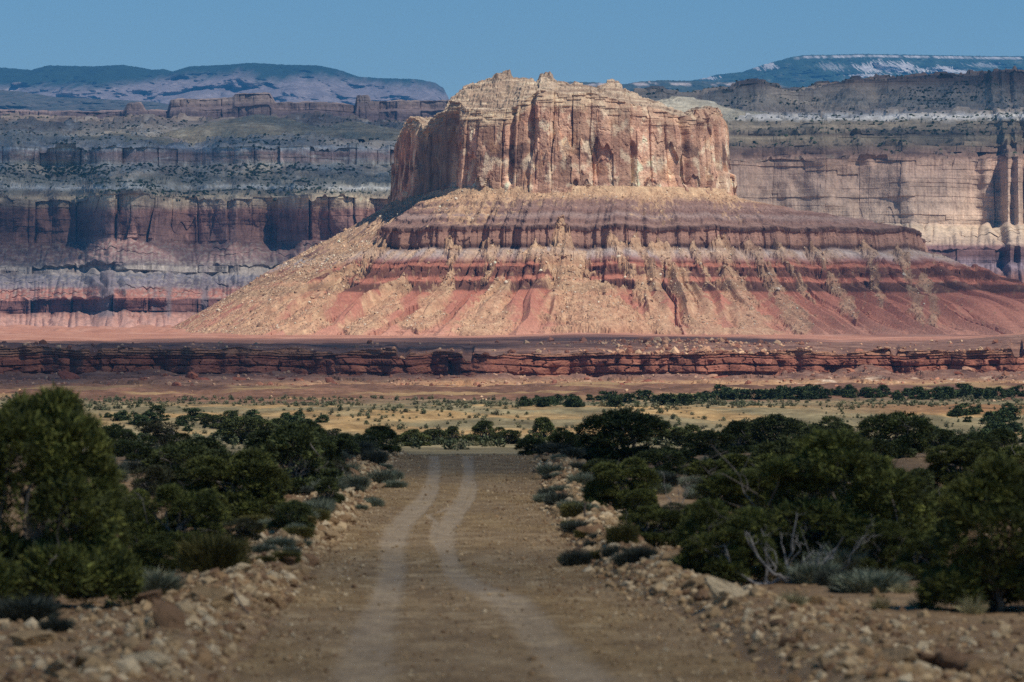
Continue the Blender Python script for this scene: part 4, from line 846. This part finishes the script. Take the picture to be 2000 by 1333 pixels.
def crown(seed, nl, nt, nb, ll, lw, form='dome', cols=None, fz=.52):
    r = np.random.RandomState(seed); C_, R_ = [], []
    for i in range(nl):
        a = r.uniform(0, 6.283); e = r.uniform(-.62, 1.0)
        if form == 'dome': rad = .30*np.sqrt(max(0, 1-e*e*.82))*r.uniform(.65, 1.05); z = .36 + e*.38
        elif form == 'tall': rad = .25*(1.1-e*.8)*r.uniform(.4, 1.1); z = .40+e*.42
        else: rad = .34*r.uniform(.3, 1.05); z = .34+e*.40*r.uniform(.6, 1.15)
        C_.append((rad*np.cos(a), rad*np.sin(a), z)); R_.append((r.uniform(.06, .19) if form != 'wide' else r.uniform(.05, .16)) if form != 'open' else r.uniform(.08, .16))
    for i in range(0 if form == 'open' else 9):
        a = r.uniform(0, 6.283); q = r.uniform(.18, .36); C_.append((q*np.cos(a), q*np.sin(a), r.uniform(.06, .16))); R_.append(r.uniform(.09, .15))
    if form != 'open': C_.append((0, 0, .45)); R_.append(.26)
    C_ = np.array(C_); R_ = np.array(R_)
    k = r.randint(0, len(C_), nt*3); d = r.normal(size=(nt*3, 3)); d /= np.linalg.norm(d, axis=1)[:, None]; d[:, 2] = np.where(d[:, 2] < -.5, -d[:, 2], d[:, 2])
    P_ = C_[k] + d*(R_[k]*r.uniform(.72, 1.08, nt*3))[:, None]*np.array([1, 1, .9])
    dd = np.min(np.linalg.norm(P_[:, None]-C_[None], axis=2)/R_[None], 1); keep = (dd > .70) & (P_[:, 2] > .03); P_ = P_[keep][:nt]; d = d[keep][:nt]; nt = len(P_)
    tone_ = r.normal(0, .16, nt); hue = r.uniform(0, 1, nt)
    Pb = np.repeat(P_, nb, 0); db = np.repeat(d, nb, 0) + r.normal(0, .62, (nt*nb, 3)) + np.array([0, 0, .42]); db /= np.linalg.norm(db, axis=1)[:, None]
    Pb = Pb + r.normal(0, ll*.42, Pb.shape); s_ = np.cross(db, r.normal(size=db.shape)); s_ /= np.linalg.norm(s_, axis=1)[:, None]+1e-9
    L_ = ll*r.uniform(.6, 1.35, (nt*nb, 1)); W_ = lw*r.uniform(.7, 1.3, (nt*nb, 1))
    V = np.stack([Pb - s_*W_, Pb + s_*W_, Pb + db*L_ + s_*W_*.25, Pb + db*L_*.9 - s_*W_*.4], 1).reshape(-1, 3); Fq = np.arange(len(V)).reshape(-1, 4)
    cols = cols or [(70, 82, 42), (92, 104, 50), (56, 70, 40)]
    c0, c1, c2 = [lin(q) for q in cols]; h = np.repeat(hue, nb)[:, None]; c = np.where(h < .5, c0+(c1-c0)*h*2, c0+(c2-c0)*(h-.5)*2)*(1+np.repeat(tone_, nb)[:, None]+r.normal(0, .1, (nt*nb, 1)))
    return V, Fq, np.repeat(np.clip(c, .008, .4), 4, 0), C_, R_
def trunk(seed, C_, R_, rad=.035, dead=5):
    r = np.random.RandomState(seed+1); parts = []
    for k in range(3): parts.append(tube(gnarl((r.uniform(-.04, .04), r.uniform(-.04, .04), -.04), (r.uniform(-.15, .15), r.uniform(-.15, .15), .5), r, 9, .12), np.linspace(rad, rad*.4, 9)))
    for c_ in C_[:14]: parts.append(tube(gnarl((c_[0]*.15, c_[1]*.15, r.uniform(.04, .25)), c_, r, 7, .16), np.linspace(rad*.42, rad*.12, 7), 5))
    for k in range(dead):
        a = r.uniform(0, 6.28); q = r.uniform(.28, .42); p1 = (q*np.cos(a), q*np.sin(a), r.uniform(.15, .75)); g = gnarl((0, 0, .2), p1, r, 8, .16); parts.append(tube(g, np.linspace(rad*.3, rad*.07, 8), 5))
        for j in range(3): b_ = g[r.randint(3, 7)]; parts.append(tube(gnarl(b_, b_+r.normal(0, .09, 3)+np.array([0, 0, .05]), r, 5, .2), np.linspace(rad*.13, rad*.05, 5), 4))
    V, Fq = join(parts); c = np.ones((len(V), 1))*lin((122, 112, 100)); return V, Fq, c
def proto(seed, nl, nt, nb, ll, lw, form, rad=.03, dead=5, cols=None):
    V, Fq, c, C_, R_ = crown(seed, nl, nt, nb, ll, lw, form, cols); cm_ = mesh_np('crown', V, Fq, M_jun, c)
    V, Fq, c = trunk(seed, C_, R_, rad, dead); return cm_, mesh_np('trunk', V, Fq, M_bark, c, True)
G_ = [(84, 88, 44), (116, 116, 56), (68, 72, 42)]; GD = [(74, 80, 46), (96, 100, 54), (60, 66, 42)]
NEAR = [proto(900, 30, 5200, 13, .030, .0042, 'dome', .022, 5, G_), proto(901, 26, 5200, 13, .032, .0042, 'tall', .026, 6, G_), proto(902, 38, 6200, 12, .026, .0036, 'wide', .020, 10, G_), proto(903, 28, 4800, 13, .030, .0042, 'wide', .024, 6, G_)]
MID = [proto(910, 22, 1900, 11, .045, .0075, 'dome', .028, 4, GD), proto(911, 20, 1900, 11, .045, .0075, 'tall', .03, 5, GD), proto(912, 24, 1900, 11, .042, .0070, 'wide', .028, 6, GD), proto(913, 16, 800, 10, .040, .006, 'open', .024, 14, [(66, 66, 44), (84, 84, 54), (56, 56, 40)])]
FARP = []
for s in range(4):
    V, Fq, c, _, _ = crown(930+s, 9, 260, 7, .10, .026, ['dome', 'wide', 'tall', 'wide'][s], [(58, 70, 40), (78, 88, 50), (48, 62, 40)]); FARP.append(mesh_np('shrub', V, Fq, M_jun, c))
rt_ = random.Random(4)
def tree(px, py, w, h, pr, lab, cat='juniper', group='junipers beside the dirt road', name='juniper_tree', rot=None):
    X_, Y_, Z_ = gh(px, py); W = w*Y_/F; H = h*Y_/F
    e = bpy.data.objects.new(name, None); COL.objects.link(e); e.empty_display_size = .3; e.location = (X_, Y_, Z_-.04); e.rotation_euler = (0, 0, rt_.uniform(0, 6.28) if rot is None else rot)
    kx = 1.0/.88; e.scale = (W*kx, W*kx, H/.90)
    for me, nm in ((pr[0], 'crown'), (pr[1], 'trunk')): link(nm, me, e)
    tag(e, lab, cat, group); return e
T_ = [
 (75, 1185, 400, 415, NEAR[1], 'tall blurred green juniper filling the left edge of the frame'),
 (190, 1165, 150, 210, NEAR[0], 'low right-hand lobe juniper leaning out of the big left-edge tree'),
 (335, 1085, 200, 160, NEAR[3], 'mid-green juniper right behind the big left-edge tree, beside a dead snag'),
 (455, 1020, 240, 150, NEAR[0], 'broad olive juniper left of the road, in front of the dark cluster'),
 (350, 965, 150, 100, MID[0], 'dark round juniper at the left end of the cluster left of the road'),
 (420, 945, 180, 85, MID[2], 'dark juniper in the middle of the cluster left of the road'),
 (575, 965, 180, 130, MID[1], 'juniper with a visible grey trunk at the right of the left cluster'),
 (630, 915, 120, 80, MID[2], 'dark juniper touching the right side of the trunk-showing tree'),
 (480, 868, 110, 55, MID[0], 'compact dark juniper seen above the left cluster'),
 (600, 880, 100, 55, MID[1], 'pointed juniper above the trunk-showing tree'),
 (320, 878, 110, 66, MID[3], 'thin greyish half-bare juniper behind the left cluster'),
 (222, 892, 90, 60, MID[0], 'small dark juniper next to the crown of the left-edge tree'),
 (270, 900, 80, 50, MID[2], 'squat juniper between the half-bare one and the left-edge tree'),
 (700, 890, 90, 52, MID[2], 'low dark juniper nearest the crest on the left side'),
 (745, 882, 90, 48, MID[1], 'ragged juniper closest to the left road edge at the crest'),
 (570, 1035, 90, 60, MID[0], 'small green shrubby juniper at the road side below the trunk-showing tree'),
 (640, 985, 70, 50, MID[1], 'little juniper bush by the left stone bank'),
 (450, 1075, 130, 80, MID[3], 'thin brownish juniper in front of the broad olive one'),
 (1215, 905, 190, 105, MID[0], 'dense dark dome-shaped juniper right of the crest'),
 (1215, 1000, 155, 112, NEAR[0], 'round green juniper in front of the dome-shaped one'),
 (1270, 1065, 130, 90, NEAR[3], 'spreading low juniper below the round green one'),
 (1320, 872, 90, 50, MID[2], 'low dark juniper right behind the dome-shaped one'),
 (1385, 890, 100, 50, MID[0], 'small flat dark juniper in the right-hand row'),
 (1440, 885, 90, 60, MID[1], 'ragged juniper in the right-hand row'),
 (1510, 880, 130, 70, MID[0], 'wide dark juniper in the middle of the right-hand row'),
 (1590, 875, 110, 62, MID[2], 'dark juniper just behind the largest right-hand juniper'),
 (1600, 1115, 440, 290, NEAR[2], 'largest sprawling juniper on the right with bare grey twigs', 1.0),
 (1420, 1135, 230, 170, NEAR[0], 'bright green lower juniper left of the largest one, over the dead branches'),
 (1470, 1000, 240, 130, NEAR[3], 'bushy juniper adjoining the upper left of the largest one'),
 (1745, 1090, 180, 200, NEAR[3], 'juniper adjoining the right flank of the largest one'),
 (1752, 893, 150, 88, MID[0], 'black-green rounded juniper behind the largest one to the right'),
 (1830, 880, 90, 50, MID[2], 'small juniper at the right shoulder of the black-green one'),
 (1880, 965, 180, 110, NEAR[0], 'rounded juniper right of the largest one, upper row'),
 (1975, 975, 170, 120, NEAR[3], 'juniper cut by the right frame edge, upper row'),
 (1950, 1195, 330, 290, NEAR[1], 'tall near juniper at the right frame edge, in front'),
 (1790, 1010, 120, 90, MID[1], 'juniper filling the gap between the largest and the right-edge one'),
 (1340, 1030, 110, 60, MID[3], 'twiggy grey half-bare bush left of the largest juniper'),
 (800, 872, 80, 34, MID[2], 'low juniper beyond the crest, left end of the row'), (850, 868, 60, 30, MID[0], 'small dark juniper beyond the crest near the left wheel track'),
 (884, 864, 44, 30, MID[1], 'little upright juniper beyond the crest'), (945, 866, 66, 42, MID[1], 'spiky juniper beyond the crest, tallest of the row'), (990, 868, 60, 34, MID[2], 'low juniper beyond the crest right of the spiky one'),
 (1060, 868, 66, 50, MID[1], 'bushy juniper beyond the crest at the right edge of the road'), (1040, 890, 66, 36, MID[0], 'small juniper at the right shoulder of the crest'), (1105, 878, 70, 44, MID[2], 'juniper between the crest and the dome-shaped one'), (920, 870, 40, 22, MID[0], 'tiny round juniper beyond the crest'),
]
for q in T_: tree(*q[:6], rot=(q[6] if len(q) > 6 else None))
# more of the same thicket, left and right
FILL = [(395, 1030, 120, 80), (500, 975, 130, 80), (610, 960, 100, 60), (285, 985, 110, 90), (250, 1040, 110, 100), (520, 905, 120, 60), (380, 895, 100, 50), (660, 935, 80, 45), (300, 1120, 120, 80), (545, 860, 80, 40), (430, 838, 80, 36), (650, 868, 70, 36),
 (1290, 930, 100, 55), (1370, 1075, 140, 90), (1530, 1075, 170, 110), (1660, 1010, 200, 130), (1560, 960, 180, 110), (1500, 930, 120, 60), (1680, 925, 120, 80), (1840, 1040, 120, 100), (1900, 905, 110, 60), (1960, 900, 90, 60), (1330, 905, 70, 40), (1420, 925, 90, 50), (1180, 945, 90, 50), (1250, 1015, 90, 60), (1700, 1120, 150, 110), (1800, 1130, 120, 110), (1150, 885, 60, 30), (1640, 872, 90, 45)]
for i_, (px, py, w, h) in enumerate(FILL):
    tree(px, py, w, h, (NEAR[i_ % 4] if py > 990 else MID[i_ % 4]), 'juniper within the tangled thicket on the %s of the road, between larger ones' % ('left' if px < 900 else 'right'))
# scattered trees and bushes farther out, each its own
def spot(n, x0, x1, y0, y1, h0, h1, lab, cat, grp, name='juniper_bush', sd=0):
    r = random.Random(sd)
    for _ in range(n):
        px, py = r.uniform(x0, x1), r.uniform(y0, y1); X_, Y_, Z_ = gh(px, py)
        h = r.uniform(h0, h1); o = link(name, r.choice(FARP)); wd = h*r.uniform(1.3, 2.3)
        o.location = (X_, Y_, Z_-.1*h); o.scale = (wd, wd, h*1.15); o.rotation_euler = (0, 0, r.uniform(0, 6.28)); tag(o, lab, cat, grp)
FB = 'bushes scattered over the far plain'
spot(46, 190, 640, 812, 872, .8, 1.9, 'dark bush on the open plain between the left junipers and the shaded slope', 'bush', FB, sd=1)
spot(14, 640, 1020, 852, 868, .7, 1.3, 'low bush in the dip just beyond the crest of the road', 'bush', FB, sd=2)
spot(20, 1020, 1130, 783, 797, 1., 2.0, 'bush in the isolated green patch on the sunlit plain above the crest', 'bush', FB, sd=3)
spot(58, 1380, 2010, 769, 782, 1.6, 3.2, 'bush in the long dark row under the right half of the ledge', 'bush', FB, sd=4)
spot(20, 1150, 1400, 781, 795, 1.4, 2.6, 'bush at the left end of the long row on the sunlit plain', 'bush', FB, sd=5)
spot(26, 1800, 2010, 800, 870, 1.0, 2.2, 'bush on the right-hand plain above the near junipers', 'bush', FB, sd=6)
spot(16, 1260, 1800, 858, 885, .9, 1.8, 'bush between the dome-shaped juniper and the black-green one', 'bush', FB, sd=7)
# ---- sage, rabbitbrush and dry grass
def tuft(seed, n, spread, L, wdt, cols, lean=.5, bushy=0.):
    r = np.random.RandomState(seed); a = r.uniform(0, 6.28, n); q = np.sqrt(r.uniform(0, 1, n))*spread; b = np.stack([q*np.cos(a), q*np.sin(a), r.uniform(0, bushy, n)], 1)
    d = np.stack([np.cos(a)*lean*q/spread, np.sin(a)*lean*q/spread, np.ones(n)], 1)+r.normal(0, .28, (n, 3)); d /= np.linalg.norm(d, axis=1)[:, None]; l = L*r.uniform(.5, 1.1, (n, 1))*(1-.35*(q/spread)[:, None]**2)
    s_ = np.cross(d, r.normal(size=d.shape)); s_ /= np.linalg.norm(s_, axis=1)[:, None]; mid = b+d*l*.6; tip = b+d*l+np.array([0, 0, -.04*L])+r.normal(0, .05*L, (n, 3))
    V = np.stack([b-s_*wdt, b+s_*wdt, mid+s_*wdt*.8, tip, mid-s_*wdt*.8], 1).reshape(-1, 3); Fq = np.arange(n*5).reshape(-1, 5)
    c = np.array([lin(k) for k in cols])[r.randint(0, len(cols), n)]*(1+r.normal(0, .15, (n, 1))); return mesh_np('tuft', V, Fq, M_sage, np.repeat(np.clip(c, .01, .6), 5, 0))
SG = [tuft(950+k, 1500, .42, .55, .006, [(120, 124, 100), (98, 106, 84), (140, 142, 118)], .9, .35) for k in range(3)]
RB = [tuft(960+k, 2600, .45, .34, .006, [(104, 98, 52), (122, 112, 62), (86, 84, 46)], 1., .42) for k in range(2)]
GR = [tuft(970+k, 420, .22, .60, .0045, [(186, 172, 126), (162, 148, 106), (140, 134, 96)], .9) for k in range(3)]
DG = [tuft(980+k, 1400, .42, .5, .007, [(74, 78, 66), (92, 94, 78), (62, 66, 54)], 1., .35) for k in range(2)]
def plant(px, py, w, h, pr, name, lab, cat, grp):
    X_, Y_, Z_ = gh(px, py); o = link(name, pr); W = w*Y_/F; H = h*Y_/F; o.location = (X_, Y_, Z_-.02); o.scale = (W/.95, W/.95, H/.72); o.rotation_euler = (0, 0, rt_.uniform(0, 6.28)); return tag(o, lab, cat, grp)
plant(418, 1120, 130, 92, RB[0], 'rabbitbrush', 'round olive-brown shrub on the left bank, nearest to the road', 'shrub', 'shrubs along the stone banks')
plant(300, 1165, 100, 56, SG[0], 'sagebrush', 'grey-green sage clump between the big left juniper and the left bank', 'shrub', 'shrubs along the stone banks')
plant(1640, 1125, 110, 60, SG[1], 'sagebrush', 'grey sage clump under the largest juniper behind the right bank', 'shrub', 'shrubs along the stone banks')
plant(1590, 1140, 90, 50, SG[2], 'sagebrush', 'grey sage clump touching the dead branches behind the right bank', 'shrub', 'shrubs along the stone banks')
plant(1700, 1160, 130, 50, SG[0], 'sagebrush', 'wide grey sage clump left of the tall right-edge juniper', 'shrub', 'shrubs along the stone banks')
plant(50, 1215, 120, 60, DG[0], 'sagebrush', 'dark grey clump below the big left-edge juniper', 'shrub', 'shrubs along the stone banks')
plant(110, 1235, 60, 34, DG[1], 'sagebrush', 'small dark clump among the boulders at lower left', 'shrub', 'shrubs along the stone banks')
plant(1215, 1065, 60, 50, RB[1], 'rabbitbrush', 'olive shrub at the inner edge of the right junipers', 'shrub', 'shrubs along the stone banks')
plant(1235, 1105, 70, 34, DG[0], 'sagebrush', 'dark low clump behind the right stone bank near the bend', 'shrub', 'shrubs along the stone banks')
plant(555, 1100, 60, 30, RB[1], 'rabbitbrush', 'small olive tuft on the left bank beside pale blocks', 'shrub', 'shrubs along the stone banks')
plant(1900, 1200, 70, 60, GR[0], 'grass_clump', 'pale dry grass clump under the tall right-edge juniper', 'grass', 'dry grass clumps')
plant(1720, 1190, 50, 50, GR[1], 'grass_clump', 'pale dry grass clump left of the right-edge juniper, behind the bank', 'grass', 'dry grass clumps')
plant(300, 1140, 90, 50, GR[2], 'grass_clump', 'pale dry grass right of the big left-edge juniper trunk', 'grass', 'dry grass clumps')
plant(60, 1180, 130, 70, GR[0], 'grass_clump', 'whitish dry grass under the big left-edge juniper', 'grass', 'dry grass clumps')
r = random.Random(9)
for n_, x0, x1, y0, y1, w0, w1, prs, nm, lab, cat, gname in (
   (26, 600, 780, 885, 1010, 22, 60, SG+DG, 'sagebrush', 'grey-green sage clump along the upper left road side', 'shrub', 'sage clumps among the junipers'),
   (22, 1060, 1200, 885, 1010, 20, 55, SG+DG, 'sagebrush', 'grey-green sage clump along the upper right road side', 'shrub', 'sage clumps among the junipers'),
   (16, 1110, 1290, 1010, 1110, 26, 60, RB+DG, 'rabbitbrush', 'brownish shrub clump on the bare soil right of the road bend', 'shrub', 'sage clumps among the junipers'),
   (16, 490, 620, 1000, 1100, 26, 60, SG+RB, 'sagebrush', 'mixed grey and olive clump on the left bank by the junipers', 'shrub', 'sage clumps among the junipers'),
   (24, 1280, 1560, 905, 985, 24, 60, SG+DG, 'sagebrush', 'grey clump on the open soil patch among the right junipers', 'shrub', 'sage clumps among the junipers'),
   (14, 200, 520, 890, 960, 24, 50, SG+DG, 'sagebrush', 'grey clump on the soil patch behind the left junipers', 'shrub', 'sage clumps among the junipers'),
   (12, 1500, 1990, 1130, 1200, 36, 80, DG+GR, 'sagebrush', 'low dark or straw-coloured clump behind the right stone bank', 'shrub', 'sage clumps among the junipers')):
    for _ in range(n_):
        w_ = r.uniform(w0, w1); plant(r.uniform(x0, x1), r.uniform(y0, y1), w_, w_*r.uniform(.45, .7), r.choice(prs), nm, lab, cat, gname)
# low cover too many to count
n = 16000; rs = np.random.RandomState(21); y = 430+720*rs.uniform(0, 1, n)**.9; x = rs.uniform(-1, 1, n)*(24+.13*y); kp = rs.uniform(-.25, .45, n) < fbm(x/16, y/70, 240, 3); x, y = x[kp], y[kp]; n = len(x)
V0, F0, c0_, _, _ = crown(990, 5, 26, 5, .22, .07, 'wide', [(120, 120, 92), (140, 138, 108), (98, 104, 76)])
scatter('scrub', [(V0*[1, 1, .8], F0)], np.stack([x, y, gz(x, y)], -1), np.clip(rs.lognormal(-.65, .5, n), .2, 1.4), M_sage, pick([(112, 108, 82), (96, 98, 72), (126, 120, 88), (78, 84, 58)], n, rs), 'grey-green low scrub dotting the plain', 5, tilt=.1, sink=.5)
# trees on the far mesas, dots at this distance
def mesa_scrub(Pm, Km, n, px0, px1, r0, r1, seed, s0=1.6, s1=3.4):
    r_ = np.random.RandomState(seed); Q = Pm.reshape(-1, 3); kk = Km.reshape(-1); rw = HY-(Q[:, 2]-EYE)*F/Q[:, 1]; px_ = 1000+Q[:, 0]/Q[:, 1]*F
    cl_ = fbm(Q[:, 0]/120, Q[:, 1]/200, seed, 3); w_ = (kk != 0)*(px_ > px0)*(px_ < px1)*(rw > r0)*(rw < r1)*np.clip(.25+cl_, .02, 1); w_ = w_/w_.sum(); k = r_.choice(len(Q), n, p=w_)
    return Q[k], r_.uniform(s0, s1, n)
a1, s1_ = mesa_scrub(mesaLP, mesaLK, 3600, -20, 880, 225, 400, 31, 1.1, 2.7); a2, s2_ = mesa_scrub(mesaRP, mesaRK, 2600, 1240, 2010, 145, 300, 32, 1.0, 2.4)
pp_ = np.concatenate([a1, a2]); ss = np.concatenate([s1_, s2_]); V0, F0 = rock_shape(1, 3, 1.0, 6)
scatter('distant_trees', [(V0*[1.2, 1.2, .85], F0)], pp_, ss, M_sage, pick([(58, 68, 44), (70, 78, 52)], len(pp_), np.random.RandomState(3)), 'dark specks of pinyon and juniper covering the benches of the mesas', 6, tilt=.1, sink=.3)
# ---- dead wood
M_dead = rock_mat('weathered_wood', 6., 40., .3, .25, .5, .01)
def snag(px, py, w, h, seed, lab, nb=4, up=.5, name='dead_branch', col=(150, 142, 132), thick=.042):
    X_, Y_, Z_ = gh(px, py); W = w*Y_/F; H = h*Y_/F; r_ = np.random.RandomState(seed); parts = []
    for k in range(nb):
        sx = (k/(max(nb-1, 1))-.5)*2 if nb > 1 else .2; p1 = np.array([sx*W*.5+r_.normal(0, .05), r_.uniform(-.4, .2), H*r_.uniform(.65, 1.)]); g = gnarl((0, 0, -.03), p1, r_, 12, .10, -.10); parts.append(tube(g, np.linspace(thick, thick*.28, 12), 6))
        for j in range(5):
            i_ = r_.randint(4, 11); b_ = g[i_]; dv = (p1/np.linalg.norm(p1))*r_.uniform(.15, .4)+r_.normal(0, .16, 3)+np.array([0, 0, .1]); g2 = gnarl(b_, b_+dv, r_, 7, .12, .05); parts.append(tube(g2, np.linspace(thick*.42, thick*.13, 7), 5))
            for m_ in range(2): b2 = g2[r_.randint(3, 6)]; parts.append(tube(gnarl(b2, b2+r_.normal(0, .09, 3)+np.array([0, 0, .07]), r_, 4, .1), np.linspace(thick*.18, thick*.07, 4), 4))
    V, Fq = join(parts); o = link(name, mesh_np(name, V, Fq, M_dead, np.ones((len(V), 1))*lin(col), True)); o.location = (X_, Y_, Z_); return tag(o, lab, 'dead branch', 'dead wood by the road')
snag(1545, 1140, 200, 118, 3, 'pale forked dead branches rising in front of the right junipers', 3)
snag(1500, 1142, 260, 80, 4, 'long bleached branch sweeping left low in front of the right junipers', 3)
snag(1625, 1135, 130, 110, 5, 'thin upright bleached twigs right of the forked dead branches', 2, thick=.018)
snag(262, 1080, 30, 130, 6, 'dark leaning snag beside the big left-edge juniper', 1, col=(92, 84, 78), thick=.05)
snag(1325, 1010, 60, 60, 7, 'bare twiggy branches left of the largest juniper', 3, col=(140, 130, 118), thick=.02)
X_, Y_, Z_ = gh(488, 1203); V, Fq = tube([(0, 0, 0), (-.12, .1, .12), (-.25, .15, .33), (-.29, .2, .52)], [.018, .02, .016, .01]); o = link('stick', mesh_np('stick', V, Fq, M_dead, np.ones((len(V), 1))*lin((110, 96, 82)), True)); o.location = (X_, Y_, Z_); tag(o, 'thin grey stick leaning over the left stone bank', 'stick')
X_, Y_, Z_ = gh(1142, 1012); V, Fq = tube([(0, 0, -.05), (0, 0, .2), (.01, 0, .42)], [.028, .028, .026]); o = link('wooden_stake', mesh_np('wooden_stake', V, Fq, M_dead, np.ones((len(V), 1))*lin((96, 84, 72)))); o.location = (X_, Y_, Z_); tag(o, 'short dark wooden stake standing behind the right stone bank', 'stake')
# ================================================================ HAZE
def box_mesh(name, lo, hi):
    V = [(x, y, z) for x in (lo[0], hi[0]) for y in (lo[1], hi[1]) for z in (lo[2], hi[2])]
    Fq = [(0, 1, 3, 2), (4, 6, 7, 5), (0, 4, 5, 1), (2, 3, 7, 6), (0, 2, 6, 4), (1, 5, 7, 3)]
    return mesh_np(name, V, Fq)
hm = bpy.data.materials.new('haze'); hm.use_nodes = True; t = hm.node_tree; t.nodes.clear()
pv = node(t, 'ShaderNodeVolumePrincipled'); pv.inputs['Color'].default_value = (.13, .50, 1.0, 1); pv.inputs['Density'].default_value = HAZE
oo = node(t, 'ShaderNodeOutputMaterial'); t.links.new(pv.outputs[0], oo.inputs['Volume'])
hz = box_mesh('haze', (-7000, -400, -8), (7000, 28500, 1900)); hz.materials.append(hm)
ho = link('haze', hz); tag(ho, 'thin blue desert air fading the distance', None, None, 'stuff')
